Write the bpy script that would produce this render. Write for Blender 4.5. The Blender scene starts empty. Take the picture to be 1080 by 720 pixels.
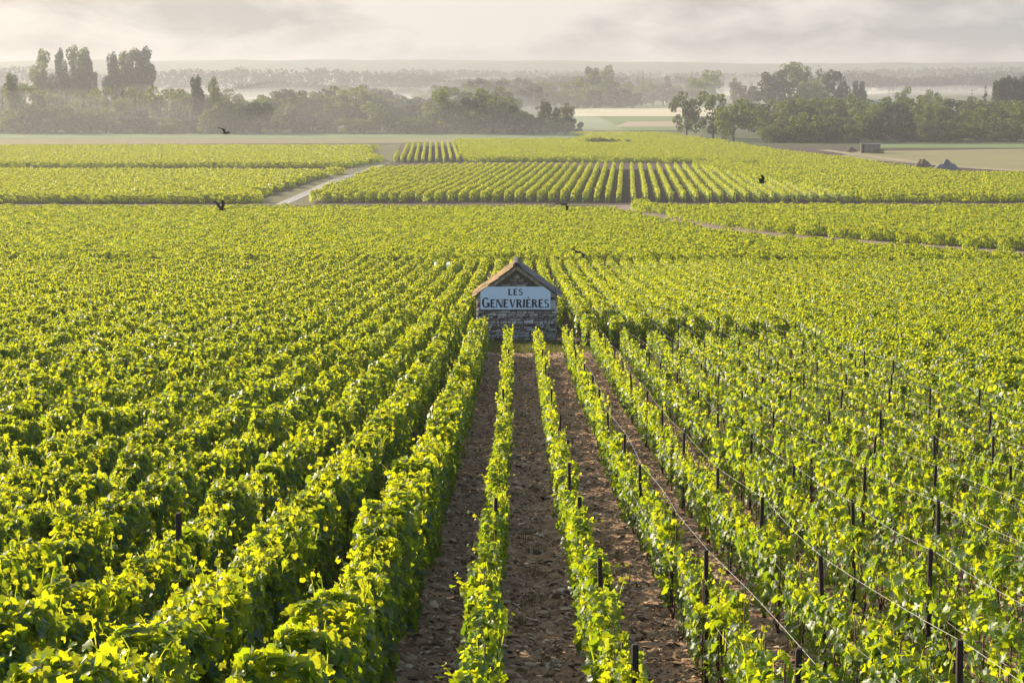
import bpy, bmesh, math, random
import numpy as np
from mathutils import Vector, Matrix
R = math.radians
rng = np.random.default_rng(7)
scn = bpy.context.scene
COL = scn.collection

# ------------------------------------------------------------------ camera
F = 2100.0                       # focal length in pixels of the 1080 px frame
PITCH = math.atan(285 / 2100)
YAW = R(0.14)
cd = bpy.data.cameras.new('camera')
cam = bpy.data.objects.new('camera', cd); COL.objects.link(cam)
cd.sensor_width = 36.0; cd.lens = F / 1080 * 36.0
cd.clip_start = 0.5; cd.clip_end = 30000
cam.location = (0, 0, 0)
cam.rotation_euler = (R(90) - PITCH, 0, YAW)
scn.camera = cam

# ------------------------------------------------------------------ light
SUN_AZ, SUN_EL = R(50), R(19)    # azimuth to the left of the view, elevation
wd = bpy.data.worlds.new('World'); scn.world = wd; wd.use_nodes = True
nt = wd.node_tree; nt.nodes.clear()
def N(nt, t, **kw):
    n = nt.nodes.new(t)
    for k, v in kw.items():
        if hasattr(n, k): setattr(n, k, v)
    return n
def L(nt, a, b): nt.links.new(a, b)
sky = N(nt, 'ShaderNodeTexSky', sky_type='NISHITA', sun_disc=False)
sky.sun_elevation = SUN_EL; sky.sun_rotation = -SUN_AZ
sky.air_density = 1.0; sky.dust_density = 2.0; sky.ozone_density = 1.0
bg = N(nt, 'ShaderNodeBackground'); bg.inputs[1].default_value = 0.14
tc = N(nt, 'ShaderNodeTexCoord')
sep = N(nt, 'ShaderNodeSeparateXYZ'); L(nt, tc.outputs['Generated'], sep.inputs[0])
mp = N(nt, 'ShaderNodeMapping'); mp.inputs['Scale'].default_value = (12, 12, 32); L(nt, tc.outputs['Generated'], mp.inputs[0])
nz = N(nt, 'ShaderNodeTexNoise'); nz.inputs['Scale'].default_value = 1.6; nz.inputs['Detail'].default_value = 9; nz.inputs['Roughness'].default_value = .52
nz.inputs['Distortion'].default_value = .25
L(nt, mp.outputs[0], nz.inputs['Vector'])
cr = N(nt, 'ShaderNodeValToRGB')
cr.color_ramp.elements[0].position = .42; cr.color_ramp.elements[0].color = (1.75, 1.73, 1.76, 1)
cr.color_ramp.elements[1].position = .66; cr.color_ramp.elements[1].color = (3.0, 2.86, 2.72, 1)
pm = N(nt, 'ShaderNodeMapping'); pm.inputs['Location'].default_value = (.19, 0, -1.05); pm.inputs['Scale'].default_value = (9.5, 0, 30); L(nt, tc.outputs['Generated'], pm.inputs[0])
pd = N(nt, 'ShaderNodeVectorMath', operation='LENGTH'); L(nt, pm.outputs[0], pd.inputs[0])
pr_ = N(nt, 'ShaderNodeMapRange', interpolation_type='SMOOTHSTEP'); pr_.inputs['From Min'].default_value = 1.1; pr_.inputs['From Max'].default_value = .15; pr_.inputs['To Max'].default_value = .3
L(nt, pd.outputs['Value'], pr_.inputs['Value'])                       # a brighter cloud standing over the plain
pa = N(nt, 'ShaderNodeMath', operation='ADD'); L(nt, nz.outputs['Fac'], pa.inputs[0]); L(nt, pr_.outputs[0], pa.inputs[1])
L(nt, pa.outputs[0], cr.inputs[0])
mr = N(nt, 'ShaderNodeMapRange'); mr.inputs['From Min'].default_value = .03; mr.inputs['From Max'].default_value = .16
mr.inputs['To Min'].default_value = .92; mr.inputs['To Max'].default_value = .06
L(nt, sep.outputs['Z'], mr.inputs['Value'])
mx = N(nt, 'ShaderNodeMix', data_type='RGBA')
fr = N(nt, 'ShaderNodeMapRange'); fr.inputs['From Min'].default_value = -.15; fr.inputs['From Max'].default_value = .45      # the mist bank stands in the east only
L(nt, sep.outputs['Y'], fr.inputs['Value'])
fm = N(nt, 'ShaderNodeMath', operation='MULTIPLY'); L(nt, mr.outputs[0], fm.inputs[0]); L(nt, fr.outputs[0], fm.inputs[1])
L(nt, fm.outputs[0], mx.inputs[0]); L(nt, sky.outputs[0], mx.inputs[6]); L(nt, cr.outputs[0], mx.inputs[7])
L(nt, mx.outputs[2], bg.inputs[0])
ow = N(nt, 'ShaderNodeOutputWorld'); L(nt, bg.outputs[0], ow.inputs[0])

sd = bpy.data.lights.new('sun', 'SUN'); sd.energy = 5.0; sd.angle = R(0.6); sd.color = (1.0, .86, .64)
so = bpy.data.objects.new('sun', sd); COL.objects.link(so)
sdir = Vector((-math.sin(SUN_AZ) * math.cos(SUN_EL), math.cos(SUN_AZ) * math.cos(SUN_EL), math.sin(SUN_EL)))
so.rotation_euler = sdir.to_track_quat('Z', 'Y').to_euler()
so.location = (-60, 40, 60)

vs = scn.view_settings
vs.view_transform = 'Standard'; vs.look = 'None'; vs.exposure = 0.99; vs.gamma = 1; vs.use_curve_mapping = False
scn.render.engine = 'CYCLES'
cy = scn.cycles
cy.max_bounces = 7; cy.diffuse_bounces = 3; cy.glossy_bounces = 2; cy.transmission_bounces = 4
cy.volume_bounces = 1; cy.transparent_max_bounces = 6
cy.use_denoising = True
cy.sample_clamp_indirect = 6.0
cy.denoising_prefilter = 'ACCURATE'

# ------------------------------------------------------------------ terrain function
TD = np.array([-400, -40, 0, 6, 11.97, 17.07, 21.65, 26.44, 31.3, 35.9, 41, 45.7, 50.3, 55.2, 64, 78, 100, 131, 147, 170, 205, 250, 277, 330, 415, 500, 600, 700, 900, 40000.])
TH = np.array([2.0, 2.0, 3.0, 3.95, 4.84, 5.54, 6.05, 6.6, 7.1, 7.48, 7.91, 8.29, 8.67, 9.03, 9.70, 10.68, 12.25, 14.2, 15.0, 15.9, 17.0, 18.0, 18.45, 19.3, 20.35, 21.0, 21.5, 21.8, 22.0, 22.0])
_gd = np.arange(-400, 1000, 1.0)
_gh = np.interp(_gd, TD, TH)
_k = np.exp(-np.linspace(-2.2, 2.2, 9) ** 2 / 2); _k /= _k.sum()
_gs = np.convolve(np.pad(_gh, 4, mode='edge'), _k, 'valid')
def gz(y):
    "ground height at distance y"
    y = np.asarray(y, float)
    z = -np.interp(y, _gd, _gs)
    return z
def gz1(y): return float(gz(y))

_cp, _sp = math.cos(PITCH), math.sin(PITCH)
_cw, _sw = math.cos(YAW), math.sin(YAW)
def ray(px, py):
    u = (px - 540) / F; v = (360 - py) / F
    d = Vector((u, _cp + v * _sp, -_sp + v * _cp))
    return Vector((d.x * _cw - d.y * _sw, d.x * _sw + d.y * _cw, d.z))
def at(px, py, lift=0.0):
    "point on the ground (or lift above it) seen at a pixel of the 1080x720 frame"
    d = ray(px, py)
    lo, hi = 4.0, 12000.0
    f = lambda t: d.z * t / 1.0 - (gz1(d.y * t) + lift)
    t = lo; step = 1.0
    while t < hi and f(t) > 0:
        step = max(.5, t * .01); t += step
    a, b = t - step, t
    for _ in range(40):
        m = (a + b) / 2
        if f(m) > 0: a = m
        else: b = m
    return Vector((d.x * b, d.y * b, gz1(d.y * b)))
def along(px, D):
    "x at distance D for pixel column px (near the plain)"
    d = ray(px, 75 + 22 / D * F); return d.x / d.y * D
def proj(p):
    x, y, z = p
    x, y = x * _cw + y * _sw, -x * _sw + y * _cw
    zc = y * _cp - z * _sp; yc = y * _sp + z * _cp
    return 540 + F * x / zc, 360 - F * yc / zc, zc
def projn(P):
    x = P[:, 0] * _cw + P[:, 1] * _sw; y = -P[:, 0] * _sw + P[:, 1] * _cw; z = P[:, 2]
    zc = y * _cp - z * _sp; yc = y * _sp + z * _cp
    return 540 + F * x / zc, 360 - F * yc / zc, zc

# ------------------------------------------------------------------ helpers
def mesh_np(name, V, Fs, mat=None, smooth=False, attrs=None):
    "V (n,3); Fs list of (m,k) int arrays"
    me = bpy.data.meshes.new(name)
    V = np.asarray(V, np.float32)
    if not isinstance(Fs, (list, tuple)): Fs = [Fs]
    Fs = [np.asarray(f, np.int32) for f in Fs if len(f)]
    me.vertices.add(len(V)); me.vertices.foreach_set('co', V.ravel())
    loops = np.concatenate([f.ravel() for f in Fs])
    starts = []; tot = []; o = 0
    for f in Fs:
        m, k = f.shape
        starts.append(o + np.arange(m) * k); tot.append(np.full(m, k)); o += m * k
    starts = np.concatenate(starts); tot = np.concatenate(tot)
    me.loops.add(len(loops)); me.loops.foreach_set('vertex_index', loops)
    me.polygons.add(len(starts)); me.polygons.foreach_set('loop_start', starts.astype(np.int32))
    me.polygons.foreach_set('loop_total', tot.astype(np.int32))
    if smooth: me.polygons.foreach_set('use_smooth', np.ones(len(starts), bool))
    for k, a in (attrs or {}).items():
        at_ = me.attributes.new(k, 'FLOAT', 'POINT'); at_.data.foreach_set('value', np.asarray(a, np.float32))
    me.update(calc_edges=True)
    if mat: me.materials.append(mat)
    return me
def ob(name, me, parent=None, loc=None):
    o = bpy.data.objects.new(name, me); COL.objects.link(o)
    if parent: o.parent = parent
    if loc is not None: o.location = loc
    return o
def tag(o, label=None, cat=None, group=None, kind=None):
    if label: o['label'] = label
    if cat: o['category'] = cat
    if group: o['group'] = group
    if kind: o['kind'] = kind
    return o
def empty(name, loc=(0, 0, 0), rz=0):
    o = bpy.data.objects.new(name, None); COL.objects.link(o)
    o.location = loc; o.rotation_euler = (0, 0, rz); o.empty_display_size = .3
    return o
class MB:
    "collects boxes, tubes and quads into one mesh"
    def __init__(s): s.v = []; s.f = []
    def add(s, vs, fs):
        o = len(s.v); s.v += [tuple(v) for v in vs]; s.f += [tuple(i + o for i in f) for f in fs]
    def box(s, c, d, rot=None, jit=0):
        x, y, z = (q / 2 for q in d)
        vs = [Vector((a * x, b * y, e * z)) for e in (-1, 1) for b in (-1, 1) for a in (-1, 1)]
        if jit: vs = [v + Vector(tuple(rng.normal(0, jit, 3))) for v in vs]
        if rot is not None: vs = [rot @ v for v in vs]
        c = Vector(c)
        s.add([v + c for v in vs], [(0, 2, 3, 1), (4, 5, 7, 6), (0, 1, 5, 4), (2, 6, 7, 3), (0, 4, 6, 2), (1, 3, 7, 5)])
    def tube(s, pts, rad, n=7, cap=True):
        pts = [Vector(p) for p in pts]
        rings = []
        for i, p in enumerate(pts):
            t = (pts[min(i + 1, len(pts) - 1)] - pts[max(i - 1, 0)]).normalized()
            u = t.orthogonal().normalized() if i == 0 else (u - t * u.dot(t)).normalized()
            w = t.cross(u); r = rad[i] if hasattr(rad, '__len__') else rad
            rings.append([p + (u * math.cos(a) + w * math.sin(a)) * r for a in [2 * math.pi * k / n for k in range(n)]])
        fs = []
        for i in range(len(pts) - 1):
            for k in range(n):
                fs.append((i * n + k, i * n + (k + 1) % n, (i + 1) * n + (k + 1) % n, (i + 1) * n + k))
        if cap: fs += [tuple(range(n))[::-1], tuple((len(pts) - 1) * n + k for k in range(n))]
        s.add([v for r in rings for v in r], fs)
    def mesh(s, name, mat=None, smooth=False, bevel=0):
        me = bpy.data.meshes.new(name); me.from_pydata(s.v, [], s.f); me.update()
        if bevel:
            bm = bmesh.new(); bm.from_mesh(me)
            bmesh.ops.bevel(bm, geom=bm.edges[:] , offset=bevel, segments=1, affect='EDGES')
            bm.to_mesh(me); bm.free()
        if smooth:
            for p in me.polygons: p.use_smooth = True
        if mat: me.materials.append(mat)
        return me
    def build(s, name, mat=None, parent=None, loc=None, smooth=False, bevel=0):
        return ob(name, s.mesh(name, mat, smooth, bevel), parent, loc)

# ------------------------------------------------------------------ materials
def material(name, rough=.8, spec=.3):
    m = bpy.data.materials.new(name); m.use_nodes = True
    t = m.node_tree; b = t.nodes['Principled BSDF']
    b.inputs['Roughness'].default_value = rough; b.inputs['Specular IOR Level'].default_value = spec
    return m, t, b
def ramp(t, stops):
    r = N(t, 'ShaderNodeValToRGB'); e = r.color_ramp.elements
    while len(e) < len(stops): e.new(.5)
    for q, (p, c) in zip(e, stops): q.position = p; q.color = (*c, 1)
    return r
def noise_mat(name, stops, scale, rough=.85, detail=6, bump=0, bscale=None, coords='Object', bdist=.02, rr=.6, mapscale=None, spec=.3):
    m, t, b = material(name, rough, spec)
    c = N(t, 'ShaderNodeTexCoord'); src = c.outputs[coords]
    if mapscale:
        mm = N(t, 'ShaderNodeMapping'); mm.inputs['Scale'].default_value = mapscale; L(t, src, mm.inputs[0]); src = mm.outputs[0]
    n = N(t, 'ShaderNodeTexNoise'); n.inputs['Scale'].default_value = scale; n.inputs['Detail'].default_value = detail; n.inputs['Roughness'].default_value = rr
    L(t, src, n.inputs['Vector'])
    r = ramp(t, stops); L(t, n.outputs['Fac'], r.inputs[0]); L(t, r.outputs[0], b.inputs['Base Color'])
    if bump:
        n2 = N(t, 'ShaderNodeTexNoise'); n2.inputs['Scale'].default_value = bscale or scale * 3; n2.inputs['Detail'].default_value = 5
        L(t, src, n2.inputs['Vector'])
        bb = N(t, 'ShaderNodeBump'); bb.inputs['Strength'].default_value = bump; bb.inputs['Distance'].default_value = bdist
        L(t, n2.outputs['Fac'], bb.inputs['Height']); L(t, bb.outputs[0], b.inputs['Normal'])
    return m
def leaf_mat(name, stops, tstops, trans=.45, rough=.38, spec=.45, tintmix=None):
    "colour differs leaf by leaf; light passes through the blade"
    m, t, b = material(name, rough, spec)
    g = N(t, 'ShaderNodeNewGeometry')
    r = ramp(t, stops); r2 = ramp(t, tstops)
    src = g.outputs['Random Per Island']
    if tintmix:
        a = N(t, 'ShaderNodeAttribute'); a.attribute_name = 'tint'
        ma = N(t, 'ShaderNodeMath', operation='MULTIPLY'); L(t, src, ma.inputs[0]); ma.inputs[1].default_value = .62
        mb = N(t, 'ShaderNodeMath', operation='ADD'); mb.use_clamp = True; L(t, ma.outputs[0], mb.inputs[0]); L(t, a.outputs['Fac'], mb.inputs[1])
        src = mb.outputs[0]
    L(t, src, r.inputs[0]); L(t, src, r2.inputs[0])
    L(t, r.outputs[0], b.inputs['Base Color'])
    tr = N(t, 'ShaderNodeBsdfTranslucent'); L(t, r2.outputs[0], tr.inputs['Color'])
    mix = N(t, 'ShaderNodeMixShader'); mix.inputs[0].default_value = trans
    L(t, b.outputs[0], mix.inputs[1]); L(t, tr.outputs[0], mix.inputs[2])
    L(t, mix.outputs[0], t.nodes['Material Output'].inputs['Surface'])
    return m
M = {}
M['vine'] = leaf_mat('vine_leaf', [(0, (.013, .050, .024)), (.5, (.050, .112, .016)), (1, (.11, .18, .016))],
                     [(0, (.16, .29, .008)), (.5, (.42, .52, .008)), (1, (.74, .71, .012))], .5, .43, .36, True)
M['tree'] = leaf_mat('tree_leaf', [(0, (.034, .064, .012)), (1, (.10, .14, .026))], [(0, (.09, .14, .012)), (1, (.30, .34, .03))], .4, .6, .15)
M['dark_tree'] = leaf_mat('dark_leaf', [(0, (.018, .034, .014)), (1, (.045, .065, .022))], [(0, (.03, .05, .012)), (1, (.07, .09, .02))], .3, .6, .2)
M['pale_tree'] = leaf_mat('pale_leaf', [(0, (.055, .07, .025)), (1, (.13, .14, .045))], [(0, (.09, .11, .02)), (1, (.22, .22, .05))], .35, .6, .2)
M['grass'] = leaf_mat('grass_blade', [(0, (.05, .08, .015)), (.6, (.10, .12, .025)), (1, (.20, .17, .06))], [(0, (.12, .18, .02)), (1, (.3, .27, .06))], .4, .6, .2)
M['dry'] = leaf_mat('dry_blade', [(0, (.10, .085, .035)), (1, (.24, .19, .10))], [(0, (.12, .11, .03)), (1, (.26, .2, .08))], .4, .7, .2)
M['bark'] = noise_mat('bark', [(.3, (.035, .024, .017)), (.7, (.10, .075, .055))], 14, .9, bump=.6, bdist=.01)
M['post'] = noise_mat('post_wood', [(.3, (.014, .009, .007)), (.72, (.055, .034, .022))], 9, .75, bump=.5, bdist=.006, mapscale=(6, 6, .6))
M['cane'] = noise_mat('cane_wood', [(.3, (.05, .022, .012)), (.7, (.13, .06, .03))], 20, .75)
M['wire'] = noise_mat('wire_metal', [(.3, (.27, .26, .24)), (.7, (.42, .40, .37))], 6, .5, spec=.5)
M['oldwire'] = noise_mat('old_wire', [(.3, (.22, .20, .19)), (.7, (.36, .34, .32))], 6, .5, spec=.5)
M['soil'] = noise_mat('soil', [(.28, (.13, .066, .032)), (.5, (.31, .178, .092)), (.72, (.46, .30, .175))], 2.2, .92, detail=10, bump=.8, bscale=11, bdist=.05, coords='Object')
M['chip'] = None
def chip():
    m, t, b = material('bark_chip', .8, .25)
    g = N(t, 'ShaderNodeNewGeometry')
    r = ramp(t, [(0, (.05, .026, .012)), (.45, (.28, .165, .086)), (.8, (.50, .325, .185)), (1, (.72, .55, .38))])
    L(t, g.outputs['Random Per Island'], r.inputs[0]); L(t, r.outputs[0], b.inputs['Base Color'])
    return m
M['chip'] = chip()

def ground_mat():
    "soil under the vines, turning to grassy plain far out"
    m, t, b = material('terrain', .95, .15)
    c = N(t, 'ShaderNodeTexCoord')
    n1 = N(t, 'ShaderNodeTexNoise'); n1.inputs['Scale'].default_value = 1.7; n1.inputs['Detail'].default_value = 8; L(t, c.outputs['Object'], n1.inputs['Vector'])
    r1 = ramp(t, [(.3, (.035, .022, .014)), (.7, (.10, .066, .042))]); L(t, n1.outputs['Fac'], r1.inputs[0])
    mp = N(t, 'ShaderNodeMapping'); mp.inputs['Scale'].default_value = (.006, .0022, 1); L(t, c.outputs['Object'], mp.inputs[0])
    n2 = N(t, 'ShaderNodeTexVoronoi'); n2.inputs['Scale'].default_value = 1.0; L(t, mp.outputs[0], n2.inputs['Vector'])
    r2 = ramp(t, [(0, (.06, .085, .03)), (.35, (.10, .115, .04)), (.6, (.19, .16, .08)), (.85, (.08, .11, .035)), (1, (.24, .2, .11))])
    sc = N(t, 'ShaderNodeSeparateColor'); L(t, n2.outputs['Color'], sc.inputs[0]); L(t, sc.outputs[0], r2.inputs[0])
    n3 = N(t, 'ShaderNodeTexNoise'); n3.inputs['Scale'].default_value = .25; n3.inputs['Detail'].default_value = 8; L(t, c.outputs['Object'], n3.inputs['Vector'])
    mm = N(t, 'ShaderNodeMix', data_type='RGBA', blend_type='MULTIPLY'); mm.inputs[0].default_value = .5
    L(t, r2.outputs[0], mm.inputs[6]); L(t, n3.outputs['Fac'], mm.inputs[7])
    sp = N(t, 'ShaderNodeSeparateXYZ'); L(t, c.outputs['Object'], sp.inputs[0])
    mr = N(t, 'ShaderNodeMapRange'); mr.inputs['From Min'].default_value = 545; mr.inputs['From Max'].default_value = 600; L(t, sp.outputs['Y'], mr.inputs['Value'])
    mx = N(t, 'ShaderNodeMix', data_type='RGBA'); L(t, mr.outputs[0], mx.inputs[0]); L(t, r1.outputs[0], mx.inputs[6]); L(t, mm.outputs[2], mx.inputs[7])
    L(t, mx.outputs[2], b.inputs['Base Color'])
    n4 = N(t, 'ShaderNodeTexNoise'); n4.inputs['Scale'].default_value = 9; n4.inputs['Detail'].default_value = 5; L(t, c.outputs['Object'], n4.inputs['Vector'])
    bb = N(t, 'ShaderNodeBump'); bb.inputs['Strength'].default_value = .6; bb.inputs['Distance'].default_value = .05
    L(t, n4.outputs['Fac'], bb.inputs['Height']); L(t, bb.outputs[0], b.inputs['Normal'])
    return m
M['ground'] = ground_mat()
M['grassland'] = noise_mat('rough_grass', [(.3, (.06, .065, .016)), (.55, (.12, .105, .028)), (.75, (.20, .155, .06))], .35, .95, detail=9, bump=.5, bscale=3, bdist=.2)
M['dryfield'] = noise_mat('dry_grass_field', [(.3, (.15, .12, .045)), (.7, (.23, .175, .07))], .22, .95, detail=9, mapscale=(.25, 1, 1))
M['stubble'] = noise_mat('dry_field', [(.3, (.20, .155, .085)), (.7, (.33, .265, .155))], .22, .95, detail=9, mapscale=(.25, 1, 1))
M['hay'] = noise_mat('hay_field', [(.3, (.155, .145, .045)), (.7, (.235, .20, .072))], .22, .95, detail=9, mapscale=(.25, 1, 1))
M['palecrop'] = noise_mat('pale_crop', [(.3, (.42, .36, .22)), (.7, (.55, .48, .32))], .12, .95, detail=8, mapscale=(.3, 1, 1))
M['greencrop'] = noise_mat('green_crop', [(.3, (.09, .145, .035)), (.7, (.14, .19, .045))], .15, .95, detail=8, mapscale=(.3, 1, 1))
M['fallow'] = noise_mat('fallow_crop', [(.3, (.26, .2, .13)), (.7, (.36, .28, .19))], .15, .95, detail=8, mapscale=(.3, 1, 1))
M['track'] = noise_mat('track_gravel', [(.3, (.15, .10, .07)), (.7, (.26, .185, .135))], .8, .8, detail=8)
def wet_mat():
    m, t, b = material('wet_track', .3, .5)
    c = N(t, 'ShaderNodeTexCoord')
    n = N(t, 'ShaderNodeTexNoise'); n.inputs['Scale'].default_value = .32; n.inputs['Detail'].default_value = 6; L(t, c.outputs['Object'], n.inputs['Vector'])
    r = ramp(t, [(.42, (.34, .27, .22)), (.55, (.12, .10, .085))]); L(t, n.outputs['Fac'], r.inputs[0]); L(t, r.outputs[0], b.inputs['Base Color'])
    r2 = ramp(t, [(.44, (.75, .75, .75)), (.54, (.06, .06, .06))]); L(t, n.outputs['Fac'], r2.inputs[0]); L(t, r2.outputs[0], b.inputs['Roughness'])
    return m
M['wet'] = wet_mat()
def stone_mat(name, stops, rough=.9, nscale=9, bdist=.012):
    m, t, b = material(name, rough, .2)
    g = N(t, 'ShaderNodeNewGeometry'); c = N(t, 'ShaderNodeTexCoord')
    r = ramp(t, stops); L(t, g.outputs['Random Per Island'], r.inputs[0])
    n = N(t, 'ShaderNodeTexNoise'); n.inputs['Scale'].default_value = nscale; n.inputs['Detail'].default_value = 7; L(t, c.outputs['Object'], n.inputs['Vector'])
    r2 = ramp(t, [(.3, (.45, .43, .41)), (.62, (1, 1, 1))]); L(t, n.outputs['Fac'], r2.inputs[0])
    mm = N(t, 'ShaderNodeMix', data_type='RGBA', blend_type='MULTIPLY'); mm.inputs[0].default_value = 1
    L(t, r.outputs[0], mm.inputs[6]); L(t, r2.outputs[0], mm.inputs[7]); L(t, mm.outputs[2], b.inputs['Base Color'])
    bb = N(t, 'ShaderNodeBump'); bb.inputs['Strength'].default_value = .7; bb.inputs['Distance'].default_value = bdist
    L(t, n.outputs['Fac'], bb.inputs['Height']); L(t, bb.outputs[0], b.inputs['Normal'])
    return m
M['stone'] = stone_mat('wall_stone', [(0, (.20, .15, .115)), (.35, (.43, .345, .28)), (.7, (.64, .54, .46)), (1, (.82, .75, .68))])
M['darkstone'] = stone_mat('gable_stone', [(0, (.12, .095, .07)), (.5, (.27, .215, .16)), (1, (.46, .38, .29))])
M['mortar'] = noise_mat('mortar', [(.3, (.055, .043, .034)), (.7, (.12, .098, .078))], 14, .95, bump=.5, bdist=.01)
M['rake'] = noise_mat('rake_stone', [(.3, (.24, .185, .12)), (.7, (.36, .28, .19))], 6, .9, bump=.4, bdist=.006)
M['slab'] = stone_mat('roof_slab', [(0, (.15, .10, .06)), (.4, (.26, .175, .085)), (.8, (.40, .25, .08)), (1, (.25, .20, .15))], nscale=6)  # left slope: lichen ochre, with the warm sunlight also put into the colour
M['slabgrey'] = stone_mat('roof_slab_grey', [(0, (.12, .105, .10)), (.5, (.19, .165, .155)), (1, (.27, .235, .215))], nscale=6)  # right slope: same slabs, greyer, with its shade put into the colour
M['ridge'] = stone_mat('ridge_stone', [(0, (.09, .08, .075)), (1, (.16, .14, .13))], nscale=8)
M['sign'] = noise_mat('sign_paint', [(.3, (.64, .72, .84)), (.7, (.70, .78, .88))], 5, .55, spec=.35)
M['ink'] = noise_mat('letter_paint', [(.3, (.010, .010, .012)), (.7, (.018, .018, .02))], 8, .5)
M['feather'] = noise_mat('feather', [(.3, (.003, .003, .0035)), (.7, (.007, .007, .008))], 12, .85, spec=.08)
M['carwhite'] = noise_mat('car_paint', [(.3, (.70, .71, .74)), (.7, (.78, .79, .82))], 3, .3, spec=.5)
M['carglass'] = noise_mat('car_glass', [(.3, (.03, .03, .045)), (.7, (.05, .05, .07))], 3, .08, spec=.6)
M['rubber'] = noise_mat('rubber', [(.3, (.012, .012, .012)), (.7, (.025, .025, .025))], 6, .8)
M['chrome'] = noise_mat('lamp_red', [(.3, (.35, .02, .02)), (.7, (.42, .03, .03))], 6, .3)
M['concrete'] = noise_mat('concrete', [(.3, (.12, .115, .115)), (.7, (.21, .20, .20))], 1.2, .9, bump=.3)
M['heap'] = noise_mat('grey_heap', [(.3, (.09, .085, .09)), (.7, (.19, .175, .175))], .9, .9, detail=9, bump=.8, bdist=.12)
M['brownheap'] = noise_mat('brown_heap', [(.3, (.09, .06, .035)), (.7, (.22, .15, .08))], .9, .95, detail=9, bump=.8, bdist=.15)
M['housewall'] = noise_mat('house_wall', [(.3, (.48, .43, .38)), (.7, (.58, .53, .47))], .4, .9)
M['rooftile'] = noise_mat('house_roof', [(.3, (.16, .10, .085)), (.7, (.24, .16, .13))], .6, .9)
M['barnwall'] = noise_mat('barn_wall', [(.3, (.26, .26, .28)), (.7, (.36, .36, .38))], .3, .7)
M['hill'] = noise_mat('hill_cover', [(.35, (.035, .055, .03)), (.6, (.07, .09, .045))], .01, .95, detail=8)

# ------------------------------------------------------------------ ground sheet
def grid_faces(nx, ny):
    i = np.arange(nx - 1)[None, :] + np.arange(ny - 1)[:, None] * nx
    i = i.ravel()
    return np.stack([i, i + 1, i + 1 + nx, i + nx], 1)
ys = np.concatenate([np.arange(-60, 0, 4.), np.arange(0, 160, 1.), np.arange(160, 700, 5.), 700 * (1.035 ** np.arange(0, 62))])
us = np.linspace(-1, 1, 61)
X = us[None, :] * (60 + .62 * np.maximum(ys, 0))[:, None]
Y = np.repeat(ys[:, None], 61, 1)
Z = np.repeat(gz(ys)[:, None], 61, 1)
Y += 0 * X
g = ob('ground', mesh_np('ground', np.stack([X, Y, Z], 2).reshape(-1, 3), grid_faces(61, len(ys)), M['ground'], True))
tag(g, 'brown vineyard soil falling away to a wide flat plain of fields', kind='structure')

def sheet(name, quad, mat, label, off=.03, nx=24, ny=24, pix=True, kind='structure'):
    "a field or road draped on the ground between four corners (pixels of the photo, in ring order)"
    P = [at(*q) if pix else Vector((q[0], q[1], 0)) for q in quad]
    V = []
    for j in range(ny):
        for i in range(nx):
            s, t = i / (nx - 1), j / (ny - 1)
            p = (P[0] * (1 - s) + P[1] * s) * (1 - t) + (P[3] * (1 - s) + P[2] * s) * t
            V.append((p.x, p.y, gz1(p.y) + off))
    o = ob(name, mesh_np(name, V, grid_faces(nx, ny), mat, True))
    return tag(o, label, kind=kind)
def ribbon(name, pts, width, mat, label, off=.04, pix=True):
    P = [at(*q) if pix else Vector((q[0], q[1], 0)) for q in pts]
    Q = []
    for a, b in zip(P, P[1:]):
        for k in range(12): Q.append(a.lerp(b, k / 12))
    Q.append(P[-1])
    V = []
    for i, p in enumerate(Q):
        t = Q[min(i + 1, len(Q) - 1)] - Q[max(i - 1, 0)]; t.z = 0; t.normalize()
        n = Vector((t.y, -t.x, 0))
        w = width if not hasattr(width, '__len__') else np.interp(i / (len(Q) - 1), np.linspace(0, 1, len(width)), width)
        for s in np.linspace(-.5, .5, 5):
            q = p + n * float(s) * float(w)
            V.append((q.x, q.y, gz1(q.y) + off))
    o = ob(name, mesh_np(name, V, grid_faces(5, len(Q)), mat, True))
    return tag(o, label, kind='structure')

# near bed of the young block: a lumpy sheet with chips of bark
def vnoise(x, y, seed=0):
    "cheap smooth value noise"
    r = np.random.default_rng(seed).random((64, 64))
    xi = np.floor(x).astype(int); yi = np.floor(y).astype(int); fx = x - xi; fy = y - yi
    fx = fx * fx * (3 - 2 * fx); fy = fy * fy * (3 - 2 * fy)
    g = lambda a, b: r[a % 64, b % 64]
    return (g(xi, yi) * (1 - fx) + g(xi + 1, yi) * fx) * (1 - fy) + (g(xi, yi + 1) * (1 - fx) + g(xi + 1, yi + 1) * fx) * fy
YROWS = [-.28 + k for k in range(11)]            # the narrow staked rows
def bed_lift(x, y):
    ridge = .05 * np.cos((x + .28) * 2 * math.pi)
    return .075 + ridge * .6 + .05 * (vnoise(x * 2.1, y * 2.1, 1) - .5) + .05 * (vnoise(x * 6, y * 6, 2) - .5) + .03 * (vnoise(x * 15, y * 15, 3) - .5)
bx = np.arange(-1.5, 10.6, .075); by = np.arange(8.0, 72.5, .095)
XX, YY = np.meshgrid(bx, by)
ZZ = gz(YY) + bed_lift(XX, YY)
edge = np.minimum(np.minimum((XX - bx[0]) / .15, (bx[-1] - XX) / .15), np.minimum((by[-1] - YY) / .4, 1)).clip(0, 1)
ZZ = gz(YY) - .05 + (ZZ - gz(YY) + .05) * edge
bed = ob('vineyard_soil', mesh_np('vineyard_soil', np.stack([XX, YY, ZZ], 2).reshape(-1, 3), grid_faces(len(bx), len(by)), M['soil'], True))
tag(bed, 'dark brown tilled soil strips between the narrow staked vine rows', kind='structure')
nc = 130000
cyy = 9 + (72 - 9) * rng.random(nc) ** 1.7; cxx = rng.uniform(-1.25, 10.2, nc)
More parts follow.
